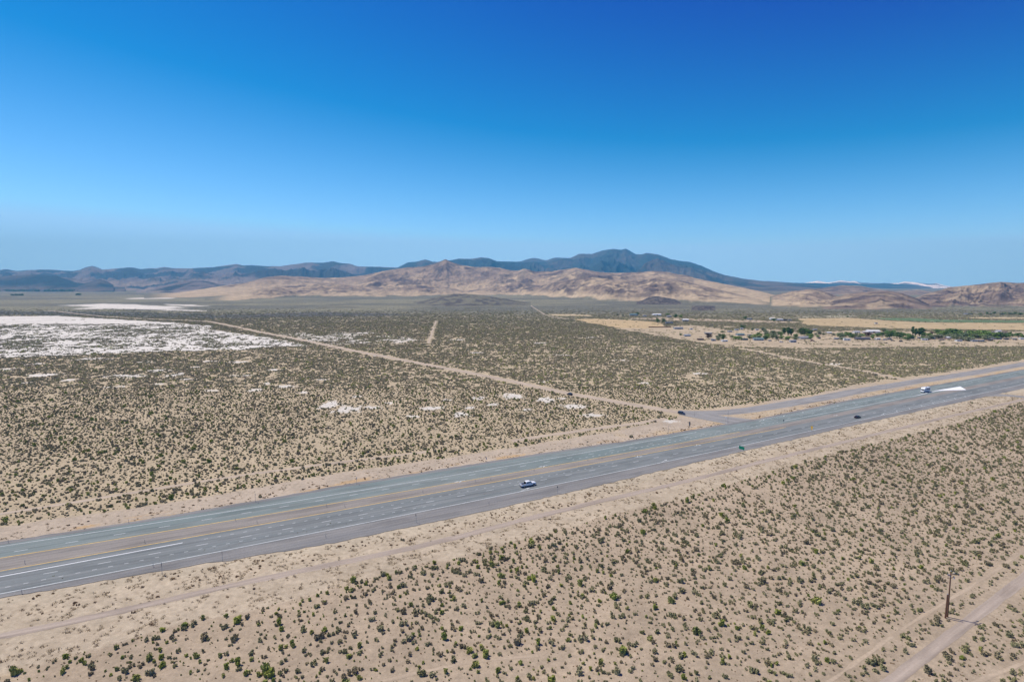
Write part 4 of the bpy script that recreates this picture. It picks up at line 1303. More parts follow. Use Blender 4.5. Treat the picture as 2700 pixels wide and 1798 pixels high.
HS = [
    (1671, 833, 22, 7, 'gable', 'grey', 'teal', 'house', 'far house with slate-teal gable roof and a dark tree behind'),
    (1733, 832, 24, 5.5, 'barn', 'white', 'white', 'barn', 'long far building with bright white roof beneath the hills'),
    (1700, 835, 10, 4, 'shed', 'grey', 'silver', 'shed', 'small grey shed between the teal-roofed house and the white-roofed building'),
    (1764, 837, 14, 6, 'gable', 'tan', 'grey', 'house', 'far tan house with grey roof right of the long white-roofed building'),
    (1808.6, 847, 17, 7, 'barn', 'blue', 'white', 'barn', 'blue-walled barn with white roof on the upper flat'),
    (1765, 853, 22, 5, 'trailer', 'blue', 'blue', 'mobile_home', 'blue-grey mobile home beside two dark trees'),
    (1790, 868, 26, 5, 'flat', 'grey', 'blue', 'workshop', 'low blue-grey workshop at the end of the brown corral fence'),
    (1823, 869, 8, 4, 'shed', 'white', 'silver', 'shed', 'small white shed right of the blue-grey workshop'),
    (1813, 887, 18, 6, 'gable', 'grey', 'blue', 'house', 'grey-blue house standing alone beyond the brush'),
    (1868, 881, 22, 5, 'trailer', 'tan', 'white', 'mobile_home', 'mobile home with white roof behind the reddish tree'),
    (1848, 897, 18, 4.5, 'shed', 'brown', 'brown', 'shed', 'brown wooden shed at the left end of the settlement'),
    (1882, 899, 12, 5, 'shed', 'blue', 'silver', 'shed', 'pale blue shed right of the brown shed'),
    (1911, 901, 18, 5, 'trailer', 'white', 'white', 'travel_trailer', 'white trailer in front of a dark green tree'),
    (1953.5, 885, 22, 6.5, 'gable', 'grey', 'teal', 'house', 'long house with teal gable roof behind green bushes'),
    (1978, 886, 12, 5, 'shed', 'tan', 'teal', 'shed', 'small shed with teal roof beside the teal-roofed house'),
    (1964.5, 897, 18, 4.5, 'shed', 'green', 'dark', 'shed', 'dark green shed at the settlement front'),
    (2002, 898, 28, 8.5, 'gable', 'grey', 'teal', 'house', 'large grey house with broad teal roof at the settlement front'),
    (2092, 903, 18, 7.5, 'trailer', 'grey', 'silver', 'mobile_home', 'silver-roofed trailer nearest the brush at the settlement front'),
    (2122.5, 894, 34, 7.5, 'gable', 'grey', 'grey', 'house', 'long grey house with dark windows below a row of dark trees'),
    (2187, 880, 15, 5.5, 'barn', 'tan', 'white', 'barn', 'tan barn with white roof alone on bare ground'),
    (2234.6, 898, 18, 7, 'trailer', 'white', 'white', 'mobile_home', 'white mobile home at the edge of the bare field'),
    (2279, 896, 38, 7, 'gable', 'dark', 'dark', 'house', 'very long dark low house right of the white mobile home'),
    (1943, 871, 10, 4.5, 'shed', 'white', 'blue', 'shed', 'small white shed with blue-grey roof behind the teal-roofed house'),
    (1956, 869, 8, 5, 'shed', 'white', 'white', 'shed', 'tiny white shed under a round dark tree'),
    (1997, 871, 9, 5, 'shed', 'white', 'silver', 'shed', 'white shed among pale bushes behind the settlement'),
    (1977, 843, 14, 4.5, 'trailer', 'grey', 'silver', 'mobile_home', 'grey mobile home with dark tree on the upper flat'),
    (2037.6, 843, 14, 7, 'barn', 'white', 'cream', 'barn', 'cream-roofed barn at the upper farmyard'),
    (2058, 846, 18, 6, 'barn', 'blue', 'silver', 'barn', 'silver-roofed blue barn at the upper farmyard'),
    (2071, 846, 9, 5, 'shed', 'dark', 'dark', 'shed', 'dark shed beside the silver-roofed barn'),
    (2083, 846, 9, 4.5, 'shed', 'grey', 'grey', 'shed', 'grey shed at the right end of the upper farmyard'),
    (2260, 878, 18, 6, 'gable', 'white', 'silver', 'house', 'white house with silver roof behind green trees'),
    (2284, 878, 15, 5, 'barn', 'white', 'white', 'barn', 'white barn beside the silver-roofed white house'),
    (2307, 878, 34, 8.5, 'barn', 'white', 'white', 'barn', 'largest white metal barn behind the trees'),
    (2316, 896, 14, 5.5, 'trailer', 'white', 'white', 'travel_trailer', 'white travel trailer beside a small yellow-green tree'),
    (2405, 893, 16, 6, 'trailer', 'white', 'grey', 'mobile_home', 'white mobile home with grey roof under the poplars'),
    (2392, 885, 24, 6, 'gable', 'dark', 'dark', 'house', 'dark house left of the tall poplars'),
    (2502, 894, 16, 7.5, 'gable', 'pink', 'white', 'house', 'pinkish house with white roof under dense trees'),
    (2462, 894, 10, 5, 'shed', 'white', 'silver', 'shed', 'white shed among pale bushy trees'),
    (2580, 901, 36, 4.5, 'trailer', 'grey', 'grey', 'mobile_home', 'very long grey mobile home before the big green trees'),
    (2636, 877, 18, 7.5, 'gable', 'white', 'silver', 'house', 'white house with silver roof behind the right-hand trees'),
    (2619, 879, 12, 5, 'shed', 'pink', 'grey', 'shed', 'pinkish shed beside the silver-roofed house'),
    (2678, 885, 18, 5, 'gable', 'dark', 'grey', 'house', 'dark house with grey roof beside a round dark tree'),
    (2630, 895, 26, 6, 'gable', 'grey', 'dark', 'house', 'grey house with dark roof below the densest trees'),
    (2655, 896, 11, 5, 'shed', 'dark', 'dark', 'shed', 'black shed right of the dark-roofed grey house'),
    (2676, 896, 12, 5, 'trailer', 'tan', 'silver', 'travel_trailer', 'tan trailer with silver roof at the right end of the settlement'),
    (2698, 895, 14, 5, 'flat', 'white', 'white', 'garage', 'white flat-roofed garage at the right end of the settlement'),
    (2311, 854, 8, 4, 'shed', 'white', 'dark', 'shed', 'tiny white shed with dark roof in the golden field'),
    (2160, 893, 10, 4.5, 'shed', 'tan', 'brown', 'shed', 'tan shed with brown roof on bare ground right of the parked red car'),
    (2208, 895, 14, 5, 'trailer', 'grey', 'silver', 'mobile_home', 'grey trailer left of the white mobile home'),
    (2345, 896, 14, 5, 'trailer', 'tan', 'grey', 'mobile_home', 'tan mobile home below the largest white barn'),
    (2428, 893, 12, 5, 'shed', 'dark', 'silver', 'shed', 'dark shed with silver roof right of the poplars'),
    (2440, 897, 16, 5, 'trailer', 'white', 'silver', 'travel_trailer', 'white and silver trailer on the settlement front below the poplars'),
    (2484, 897, 14, 5, 'gable', 'tan', 'brown', 'house', 'tan house with brown roof before pale bushy trees'),
    (2530, 900, 16, 4.5, 'trailer', 'white', 'grey', 'mobile_home', 'white and grey mobile home before the biggest pale trees'),
    (2612, 899, 14, 5, 'shed', 'brown', 'dark', 'shed', 'brown shed with dark roof below the dense trees'),
    (2650, 878, 14, 5.5, 'gable', 'tan', 'brown', 'house', 'tan house with brown roof behind the right-hand trees'),
    (2030, 882, 14, 5, 'gable', 'tan', 'brown', 'house', 'tan house with brown roof hidden among pale trees'),
    (1925, 876, 12, 4.5, 'trailer', 'grey', 'silver', 'mobile_home', 'grey mobile home on bare ground above the teal roofs'),
    (2150, 871, 12, 4, 'shed', 'grey', 'silver', 'shed', 'lone grey shed between the golden field and the dark tree row'),
    (2555, 829, 18, 2.6, 'barn', 'grey', 'blue', 'barn', 'far blue-roofed barn beyond the golden field'),
]
CUTS = (' behind', ' below', ' beneath', ' beside', ' before', ' at the', ' under', ' right of', ' left of', ' between', ' in front', ' among', ' alone', ' and a', ' in the', ' on the', ' standing', ' nearest', ' beyond', ' from')
def nick(l):
    return l[:min([l.find(c) for c in CUTS if c in l] + [len(l)])]
HXY = np.array([G(h[0], h[1]) for h in HS])
def beside(p):
    k = int(np.argmin(np.hypot(*(HXY - p).T)))
    return 'near the ' + nick(HS[k][8])

W1, W2 = 'among the houses of the desert settlement', 'by the upper homesteads beneath the hills'
for a in [(1680.6, 832, 8, 9, 'dark'), (1782, 838, 9, 11, 'dark'), (1796, 838, 7, 10, 'round'), (1760, 832, 6, 8, 'round'), (1628, 833, 5, 4, 'olive'), (1642, 834, 5, 4, 'olive'),
          (1966, 841, 7, 10, 'dark'), (2041, 848, 8, 7, 'dark'), (2234.6, 837, 4, 5, 'dark'), (1733, 851, 11, 10, 'dark'), (1749, 851, 11, 8, 'dark')]:
    tree(*a, W2)
for a in [(1794, 885, 6, 7, 'dark'), (1867, 893, 14, 14, 'plum'), (1907, 897, 16, 12, 'dark'), (1939, 895, 8, 16, 'round'), (1948, 896, 9, 12, 'round'), (1957, 866, 9, 11, 'dark'), (1992, 891, 9, 22, 'round'),
          (2017, 884, 14, 14, 'olive'), (2037.6, 893, 20, 17, 'olive'), (2046, 895, 12, 12, 'olive'), (2068, 881, 17, 8, 'poplar'), (2078, 884, 21, 9, 'poplar'), (2086, 884, 18, 9, 'poplar'), (2112, 885, 19, 11, 'dark'),
          (2121, 885, 19, 12, 'dark'), (2129, 886, 18, 11, 'dark'), (2138, 886, 15, 10, 'dark'), (2078, 897, 10, 16, 'round'), (2061, 894, 8, 14, 'round'), (2221, 889, 8, 9, 'dark'), (2231, 889, 13, 14, 'round'),
          (2241, 889, 12, 14, 'round'), (2257, 888, 9, 12, 'olive'), (2286, 888, 12, 16, 'plum'), (2302, 895, 13, 9, 'round'), (2326, 886, 10, 14, 'dark'), (2330, 876, 9, 14, 'olive'), (2338, 884, 12, 10, 'round'),
          (2344.6, 891, 17, 17, 'dark'), (2355, 886, 14, 16, 'round'), (2363, 889, 13, 12, 'olive'), (2372, 893, 17, 18, 'dark'), (2406.7, 884, 23, 7, 'poplar'), (2414, 886, 20, 7, 'poplar'), (2424, 886, 21, 8, 'poplar'),
          (2430.6, 886, 22, 10, 'poplar'), (2437, 887, 10, 12, 'dark'), (2456, 886, 11, 8, 'plum'), (2472.6, 882, 13, 16, 'dark'), (2473, 894, 12, 28, 'olive'), (2454, 894, 9, 14, 'olive'), (2492.7, 889, 17, 19, 'round'),
          (2504, 884, 17, 21, 'dark'), (2521, 886, 18, 21, 'dark'), (2508, 891, 11, 18, 'olive'), (2523, 897, 16, 18, 'olive'), (2544, 893, 16, 17, 'olive'), (2561.5, 890, 17, 22, 'round'), (2578.7, 890, 18, 22, 'round'),
          (2594, 890, 18, 22, 'round'), (2605, 892, 17, 18, 'round'), (2600, 896, 12, 24, 'olive'), (2556, 899, 10, 28, 'olive'), (2540, 898, 9, 16, 'olive'), (2640, 892, 15, 26, 'dark'), (2624.5, 892, 14, 15, 'round'),
          (2685.7, 889, 11, 15, 'dark'), (2448, 889, 10, 14, 'round'), (2483, 887, 12, 16, 'round'), (2533, 889, 14, 16, 'round'), (2553, 887, 14, 18, 'olive'), (2570, 893, 12, 18, 'olive'), (2587, 893, 12, 18, 'round'), (2613, 890, 13, 16, 'dark'),
          (2653, 889, 10, 14, 'olive'), (2668, 888, 8, 12, 'round'), (2382, 888, 10, 12, 'dark'), (2396, 889, 9, 12, 'round'), (2312, 888, 9, 14, 'round'), (2270, 889, 9, 14, 'round'), (2248, 891, 8, 12, 'dark'), (2098, 890, 9, 12, 'round'), (2026, 890, 10, 12, 'round'),
          (1975, 893, 7, 14, 'olive'), (1930, 890, 6, 10, 'olive'), (1890, 892, 7, 10, 'olive'), (2052, 884, 10, 10, 'olive'), (2000, 885, 8, 12, 'dark'), (2156, 890, 6, 10, 'round'), (2196, 884, 5, 12, 'olive'), (2212, 887, 6, 12, 'olive'), (2010, 872, 8, 12, 'olive'), (1985, 871, 6, 10, 'olive'), (1905, 877, 5, 10, 'olive'), (2000, 893, 8, 12, 'olive'), (2150, 884, 6, 10, 'olive'), (2170, 883, 5, 12, 'olive')]:
    tree(*a, W1)
tr = np.random.default_rng(5)
for k in range(34):
    u = float(tr.uniform(2215, 2699)) if k > 9 else float(tr.uniform(1880, 2200))
    tree(u, float(tr.uniform(883, 897)), float(tr.uniform(6, 12)), float(tr.uniform(9, 17)), ['round', 'olive', 'olive', 'dark', 'round'][k % 5], W1)
W3 = 'in the farmstead rows beyond the golden field'
for a in [(2602, 829, 6, 6, 'dark'), (2622, 828, 6, 6, 'dark'), (2613, 830, 4, 9, 'olive'), (2640, 830, 5, 14, 'olive'), (2662, 830, 6, 14, 'olive'), (2675, 829, 6, 8, 'dark'), (2690, 830, 5, 12, 'dark'), (2560, 829, 3, 10, 'olive'), (2585, 830, 3, 8, 'dark'), (2650, 829, 5, 8, 'round')]:
    tree(*a, W3)
# the row of trees at the far left edge of the valley reads as one mass
rs = np.random.default_rng(77)
tl = rs.uniform(-120, 235, 220)
tp = np.array([G(u, 768.5 + rs.normal() * 0.5) for u in tl])
th = rs.uniform(14, 30, len(tl))
scatter('tree_line', [TREE['dark'][0][0], TREE['round'][1][0]], tp, rs.integers(0, 2, len(tl)), rs.uniform(0, 6.28, len(tl)), np.c_[th * 1.9, th * 1.9, th], 'thin dark line of trees at the far left valley edge')
for (u, v, n_, wd) in [(44, 779.5, 16, 17), (206, 778.5, 8, 6)]:
    tl = u + rs.uniform(-wd, wd, n_)
    tp = np.array([G(q, v + rs.normal() * 0.2) for q in tl])
    th = rs.uniform(9, 16, n_)
    scatter('tree_group', [TREE['dark'][1][0]], tp, np.zeros(n_, int), rs.uniform(0, 6.28, n_), np.c_[th * 1.6, th * 1.6, th], 'far dark grove on the left valley floor, %s' % ('the long one' if wd > 10 else 'the small one'))

# ------------------------------------------------------------------ houses, trailers and sheds
WALLC = {'white': (0.72, 0.72, 0.70), 'grey': (0.38, 0.39, 0.41), 'blue': (0.22, 0.255, 0.30), 'tan': (0.46, 0.39, 0.30), 'brown': (0.20, 0.145, 0.105), 'green': (0.13, 0.19, 0.155), 'dark': (0.13, 0.125, 0.13), 'pink': (0.48, 0.36, 0.34)}
ROOFC = {'white': (0.66, 0.66, 0.65), 'grey': (0.27, 0.27, 0.275), 'teal': (0.13, 0.20, 0.20), 'dark': (0.11, 0.11, 0.12), 'brown': (0.22, 0.16, 0.12), 'silver': (0.44, 0.45, 0.46), 'blue': (0.25, 0.28, 0.32), 'cream': (0.66, 0.62, 0.50)}

def house(u, v, wpx, hpx, style, wall, roof, name, label, rz=None, depth=None):
    p = G(u, v)
    m = p[1] / F
    L = max(wpx * m * 0.88, 3.0)
    Hh = max(hpx * m * 0.85, 2.4)
    Dp = depth or {'gable': min(L * 0.6, 10), 'trailer': 4.2, 'flat': min(L * 0.6, 12), 'barn': min(L * .7, 16), 'shed': min(L * .6, 6)}[style]
    rz = random.uniform(-0.28, 0.28) if rz is None else rz
    e = empty(name, (p[0], p[1] + Dp / 2, 0), rz)
    wm, rm = wallm('wall_' + wall, WALLC[wall]), wallm('roof_' + roof, ROOFC[roof], 0.6)
    if style == 'gable' or style == 'barn':
        eave = Hh * (0.58 if style == 'gable' else 0.62)
        ridge = max(Hh, eave + 0.6)
        x, y = L / 2, Dp / 2
        V = [(-x, -y, -.1), (x, -y, -.1), (x, y, -.1), (-x, y, -.1), (-x, -y, eave), (x, -y, eave), (x, y, eave), (-x, y, eave), (-x, 0, ridge - .12), (x, 0, ridge - .12)]
        Fc = [(0, 1, 5, 4), (2, 3, 7, 6), (1, 2, 6, 9, 5), (3, 0, 4, 8, 7)]
        obj('wall', mesh('wall', V, Fc, wm), e)
        ov = 0.45
        V = []
        for dz in (0.0, 0.16):
            V += [(-x - ov, -y - ov, eave - .12 + dz), (x + ov, -y - ov, eave - .12 + dz), (x + ov, 0, ridge + dz), (-x - ov, 0, ridge + dz), (x + ov, y + ov, eave - .12 + dz), (-x - ov, y + ov, eave - .12 + dz)]
        Fc = [(6, 7, 8, 9), (9, 8, 10, 11), (3, 2, 1, 0), (5, 4, 2, 3), (0, 1, 7, 6), (4, 5, 11, 10), (1, 2, 8, 7), (2, 4, 10, 8), (0, 6, 9, 3), (3, 9, 11, 5)]
        rf = obj('roof', mesh('roof', V, Fc, rm), e)
        if style == 'gable':
            MB().box(L * .2, L * .2 + .6, .3, .9, ridge - 1.0, ridge + .55).build('chimney', wallm('wall_brown', WALLC['brown']), rf)
    else:
        eave = Hh * 0.9
        MB().box(-L / 2, L / 2, -Dp / 2, Dp / 2, -.1, eave).build('wall', wm, e)
        x, y = L / 2 + .25, Dp / 2 + .25
        z = eave
        V = [(-x, -y, z), (x, -y, z), (x, y, z), (-x, y, z), (-x, -y, z + .14), (x, -y, z + .14), (x, 0, z + .14 + Dp * .06), (-x, 0, z + .14 + Dp * .06), (x, y, z + .14), (-x, y, z + .14)]
        Fc = [(3, 2, 1, 0), (0, 1, 5, 4), (4, 5, 6, 7), (7, 6, 8, 9), (2, 3, 9, 8), (1, 2, 8, 6, 5), (3, 0, 4, 7, 9)]
        obj('roof', mesh('roof', V, Fc, rm), e)
    if style in ('gable', 'trailer', 'flat'):
        nw = max(2, min(5, int(L / 3.2)))
        yf = -Dp / 2
        for i in range(nw):
            xc = -L / 2 + L * (i + 0.5) / nw
            if i == nw // 2:
                MB().box(xc - .48, xc + .48, yf - .05, yf + .02, 0.05, min(2.05, eave * .85)).build('door', wallm('wall_brown', WALLC['brown']), e)
            else:
                zb_, zt_ = eave * .42, eave * .80
                w_ = MB().box(xc - .62, xc + .62, yf - .06, yf + .02, zb_ - .07, zt_ + .07).build('window', wallm('wall_white', WALLC['white']), e)
                MB().box(xc - .54, xc + .54, yf - .075, yf - .055, zb_, zt_).build('pane', M['glass'], w_)
    elif style == 'barn':
        MB().box(-1.8, 1.8, -Dp / 2 - .06, -Dp / 2 + .02, 0.05, min(3.4, eave * .85)).build('door', wallm('wall_dark', WALLC['dark']), e)
    else:
        MB().box(-.6, .6, -Dp / 2 - .05, -Dp / 2 + .02, 0.05, min(2.0, eave * .85)).build('door', wallm('wall_dark', WALLC['dark']), e)
    return tag(e, label, 'building')

for a in HS:
    house(*a)
# corral fence
pa, pb = G(1710, 864), G(1774, 864)
e = empty('corral_fence', (pa[0], pa[1], 0))
fw_ = float(np.hypot(*(pb - pa))); fa = math.atan2(*(pb - pa)[::-1])
e.rotation_euler = (0, 0, fa)
post = MB().box(-.09, .09, -.09, .09, -.1, 2.2).mesh('post', M['wood'])
for i in range(int(fw_ / 3) + 1):
    obj('post', post, e, (i * 3.0, 0, 0))
rail = MB().box(0, 3.0, -.04, .04, -.17, .17).mesh('rail', M['wood'])
for i in range(int(fw_ / 3)):
    for z in (0.45, 0.85, 1.25, 1.65, 2.0):
        obj('rail', rail, e, (i * 3.0, -0.13, z))
tag(e, 'long dark brown corral fence across the bare tan ground', 'fence')

# ------------------------------------------------------------------ vehicles
WHEEL = {}
def wheel_parts(r, w):
    k = (r, w)
    if k not in WHEEL:
        t = MB().tube((0, -w / 2, 0), (0, w / 2, 0), r, r, 20).mesh('tyre', M['tyre'])
        q = MB().tube((0, -w / 2 - .012, 0), (0, w / 2 + .012, 0), r * .6, r * .6, 12).mesh('rim', M['rim'])
        WHEEL[k] = (t, q)
    return WHEEL[k]

def add_wheels(e, xs, hw, r, w=0.24):
    t, q = wheel_parts(r, w)
    arch = MB().tube((0, -0.012, 0), (0, 0.012, 0), r * 1.2, r * 1.2, 18).mesh('wheel_arch', M['black_trim'])
    for x in xs:
        for sd in (-1, 1):
            a = obj('wheel_arch', arch, e, (x, sd * (hw + .002), r * 1.05))
            o = obj('wheel', t, e, (x, sd * (hw - w / 2 + .05), r))
            obj('rim', q, o)

def car(u, v, heading, prof, cabin, panes, mat, name, label, hw, wheels, r, lamps, cat='car'):
    """prof/cabin: side outlines (x, z, half width); panes: list of quads"""
    p = G(u, v)
    zb = 0.11 if name != 'suv' else 0.06
    e = empty(name, (p[0], p[1], zb), heading)
    MB().prism(prof).build('body', mat, e)
    if cabin: MB().prism(cabin).build('cabin', mat, e)
    for q in panes:
        for sd in ((-1, 1) if q[0][1] != 'c' else (1,)):
            if q[0][1] == 'c':
                V = [(x, y, z) for x, _, z, y in q]
            else:
                V = [(x, sd * y, z) for x, y, z in q]
            n = Vector(V[1]) - Vector(V[0]); m2 = Vector(V[2]) - Vector(V[0])
            nn = n.cross(m2).normalized()
            cc = sum((Vector(a) for a in V), Vector()) / len(V)
            if nn.dot(cc - Vector((cc.x * .5 if abs(cc.y) < .1 else cc.x, 0, 0.6))) < 0: nn = -nn
            mb = MB().add([tuple(Vector(a) + nn * .012) for a in V] + [tuple(Vector(a) - nn * .02) for a in V], [tuple(range(len(V))), tuple(range(2 * len(V) - 1, len(V) - 1, -1))] + [(i, (i + 1) % len(V), len(V) + (i + 1) % len(V), len(V) + i) for i in range(len(V))])
            mb.build('windscreen' if q[0][1] == 'c' else 'window', M['glass'], e)
    add_wheels(e, wheels, hw, r)
    xf, xb, zf, zbk = lamps
    for sd in (-1, 1):
        MB().box(xf - .12, xf + .02, sd * (hw - .28) - .17, sd * (hw - .28) + .17, zf - .09, zf + .09).build('headlight', M['lamp_clear'], e)
        MB().box(xb - .02, xb + .1, sd * (hw - .2) - .1, sd * (hw - .2) + .1, zbk - .14, zbk + .14).build('tail_light', M['lamp_red'], e)
    return tag(e, label, cat)

# white crew-cab pickup with a dark load bed
p = G(1392, 1281.5)
e = empty('pickup_truck', (p[0], p[1], 0.112), ROAD_RZ)
wp = M['white_paint']
MB().prism([(-1.25, .55, .96), (2.95, .5, .93), (3.2, .62, .88), (3.24, .98, .86), (3.12, 1.16, .84), (2.3, 1.28, .9), (1.45, 1.33, .95), (-1.25, 1.33, .97)]).build('body', wp, e)
MB().prism([(-1.25, 1.32, .95), (1.5, 1.32, .93), (.75, 1.95, .78), (.35, 2.02, .75), (-.85, 2.02, .75), (-1.12, 1.96, .77)]).build('cabin', wp, e)
bed = MB()
bed.box(-3.25, -1.3, -.97, -.86, .6, 1.33).box(-3.25, -1.3, .86, .97, .6, 1.33).box(-3.25, -3.15, -.86, .86, .6, 1.33).box(-3.15, -1.3, -.86, .86, .6, .78)
bd = bed.build('load_bed', wp, e)
MB().box(-3.14, -1.32, -.85, .85, .781, .83).box(-3.1, -2.2, -.7, .5, .83, 1.12).build('bed_liner', M['black_trim'], bd)
MB().box(-1.32, -1.255, -.86, .86, .8, 1.95).build('headache_rack', M['black_trim'], e)
for sd in (-1, 1):
    for x0, x1, x2, x3 in ((.2, 1.12, .62, .2), (-.98, .08, .08, -.88)):
        V = [(x0, sd * .925, 1.4), (x1, sd * .915, 1.4), (x2, sd * .795, 1.88), (x3, sd * .79, 1.88)]
        mb = MB().add([(a, b + sd * .016, c) for a, b, c in V] + [(a, b - sd * .03, c) for a, b, c in V], [(0, 1, 2, 3), (7, 6, 5, 4), (0, 4, 5, 1), (1, 5, 6, 2), (2, 6, 7, 3), (3, 7, 4, 0)])
        mb.build('window', M['glass'], e)
    MB().box(2.98, 3.26, sd * .66 - .16, sd * .66 + .16, .93, 1.1).build('headlight', M['lamp_clear'], e)
    MB().box(-3.27, -3.2, sd * .88 - .08, sd * .88 + .08, .85, 1.2).build('tail_light', M['lamp_red'], e)
    MB().box(.95, 1.15, sd * 1.02 - .12, sd * 1.02 + .12, 1.38, 1.6).build('side_mirror', M['black_trim'], e)
V = [(1.44, -.86, 1.38), (1.44, .86, 1.38), (.8, .72, 1.9), (.8, -.72, 1.9)]
MB().add([(a + .02, b, c + .015) for a, b, c in V] + [(a - .03, b, c - .02) for a, b, c in V], [(0, 1, 2, 3), (7, 6, 5, 4), (0, 4, 5, 1), (1, 5, 6, 2), (2, 6, 7, 3), (3, 7, 4, 0)]).build('windscreen', M['glass'], e)
MB().box(3.18, 3.28, -.62, .62, .68, 1.0).build('grille', M['black_trim'], e)
MB().box(3.1, 3.34, -.9, .9, .42, .62).box(-3.4, -3.25, -.9, .9, .48, .66).build('bumper', M['black_trim'], e)
add_wheels(e, (2.15, -2.05), .95, .40, .28)
tag(e, 'white crew-cab pickup truck with dark load bed on the near lanes', 'pickup truck')

def sedan(u, v, heading, mat, name, label, suv=False, zroad=0.0):
    k = 1.0 if not suv else 1.16
    prof = [(-2.25, .32, .86), (2.2, .3, .86), (2.35, .45, .8), (2.33, .7, .78), (1.2, .92 * k, .86), (-1.95, .98 * k, .86), (-2.32, .9 * k, .8), (-2.36, .5, .82)]
    r0 = 1.45 if not suv else 1.75
    b0 = .96 * k
    back = -1.55 if not suv else -2.15
    cab = [(back - .1, b0 - .04, .82), (1.15, .9 * k, .82), (.35, r0 - .03, .64), (-.2, r0, .62), (back + .65 if not suv else back + .25, r0 - .03, .63)]
    panes = [[(.05, .79, b0 + .05), (.92, .79, b0 + .02), (.33, .675, r0 - .1), (.05, .672, r0 - .09)],
             [(back + .35, .79, b0 + .06), (-.06, .79, b0 + .05), (-.06, .672, r0 - .09), (back + .72 if not suv else back + .4, .68, r0 - .1)],
             [(1.08, 'c', b0 + .0, -.74), (1.08, 'c', b0 + .0, .74), (.42, 'c', r0 - .08, .58), (.42, 'c', r0 - .08, -.58)],
             [(back - .06, 'c', b0 + .06, -.72), (back - .06, 'c', b0 + .06, .72), (back + (.58 if not suv else .2), 'c', r0 - .1, .56), (back + (.58 if not suv else .2), 'c', r0 - .1, -.56)]]
    o = car(u, v, heading, prof, cab, panes, mat, name, label, .87, (1.42, -1.38), .33, (2.33, -2.36, .66, .75))
    o.location.z = zroad
    return o

sedan(2261, 1102, ROAD_RZ, paint('black_car_paint', (0.012, 0.013, 0.02)), 'car', 'black sedan driving on the near highway lanes', False, 0.112)
ddir = DIRT[-3] - DIRT[-4]
DRZ = math.atan2(ddir[1], ddir[0])
sedan(1502, 1041.5, DRZ + math.pi, paint('dark_blue_car_paint', (0.018, 0.024, 0.05)), 'suv', 'dark blue sport utility vehicle driving on the dirt road', True, 0.035)
sedan(1797, 1092, DRZ, paint('navy_car_paint', (0.03, 0.045, 0.085)), 'suv', 'navy sport utility vehicle waiting where the dirt road meets the pavement', True, 0.06)

# white motorhome on the far lanes
p = G(2439, 1034)
e = empty('motorhome', (p[0], p[1], 0.112), ROAD_RZ + math.pi)
e.scale = (1.12, 1.12, 1.12)
MB().prism([(-3.9, .55, 1.2), (1.9, .55, 1.2), (1.9, 1.9, 1.2), (2.9, 2.05, 1.15), (3.15, 2.45, 1.1), (2.75, 3.0, 1.1), (2.0, 3.2, 1.15), (-3.7, 3.2, 1.17), (-3.95, 2.9, 1.17)]).build('body', wp, e)
MB().prism([(1.85, .5, 1.0), (3.9, .48, .98), (4.05, .65, .92), (4.0, 1.0, .9), (3.1, 1.22, .95), (2.75, 1.92, .85), (1.85, 1.95, .95)]).build('cab', wp, e)
V = [(3.08, -.8, 1.27), (3.08, .8, 1.27), (2.78, .74, 1.85), (2.78, -.74, 1.85)]
MB().add([(a + .03, b, c + .01) for a, b, c in V] + [(a - .03, b, c - .02) for a, b, c in V], [(0, 1, 2, 3), (7, 6, 5, 4), (0, 4, 5, 1), (1, 5, 6, 2), (2, 6, 7, 3), (3, 7, 4, 0)]).build('windscreen', M['glass'], e)
for sd in (-1, 1):
    for x0, x1, z0, z1 in ((-3.2, -2.1, 1.75, 2.55), (-1.6, -.4, 1.75, 2.5), (.1, .9, 1.6, 2.6)):
        MB().box(x0, x1, sd * 1.2 - .02, sd * 1.2 + .02, z0, z1).build('window', M['glass'], e)
    MB().box(2.0, 2.7, sd * .955 - .02, sd * .955 + .03, 1.28, 1.8).build('window', M['glass'], e)
    MB().box(-3.8, 1.8, sd * 1.2 - .012, sd * 1.2 + .012, .95, 1.2).build('stripe', wallm('grey_stripe', (.2, .22, .27)), e)
    MB().box(3.9, 4.06, sd * .66 - .16, sd * .66 + .16, .7, .9).build('headlight', M['lamp_clear'], e)
    MB().box(-3.97, -3.9, sd * 1.0 - .1, sd * 1.0 + .1, .9, 1.2).build('tail_light', M['lamp_red'], e)
MB().box(-1.2, -.3, -.35, .35, 3.2, 3.5).build('roof_vent', wallm('vent_grey', (.45, .46, .48)), e)
add_wheels(e, (3.05, -2.2), 1.02, .42, .3)
tag(e, 'white motorhome with cab-over nose driving on the far highway lanes', 'motorhome')

# parked cars of the settlement, a few pixels each
CARS = [(2142, 899.5, 'red_car_paint', (.17, .03, .025), 'dark red car parked on bare ground right of the long grey house'), (2354, 899, 'black_car_paint', None, 'black car parked before the white travel trailer'),
        (2376, 901, 'charcoal_car_paint', (.03, .032, .035), 'charcoal car parked at the edge of the bare field'), (2060, 902.5, 'white_paint', None, 'white car parked in front of the pale green trees'),
        (2334, 897, 'silver_car_paint', (.45, .46, .48), 'silver car parked beside the white travel trailer'), (2448, 895, 'grey_car_paint', (.12, .12, .13), 'grey car parked left of the pale bushy trees'),
        (2030, 899.5, 'pearl_car_paint', (.6, .6, .58), 'pearl-coloured car parked right of the broad teal roof')]
for i, (u, v, mn, c, lb) in enumerate(CARS):
    mt = M[mn] if mn in M else paint(mn, c)
    o = sedan(u, v, random.uniform(-.5, .5), mt, 'parked_car', lb, i % 2 == 0, 0.0)
    o.scale = (1.15, 1.15, 1.15)

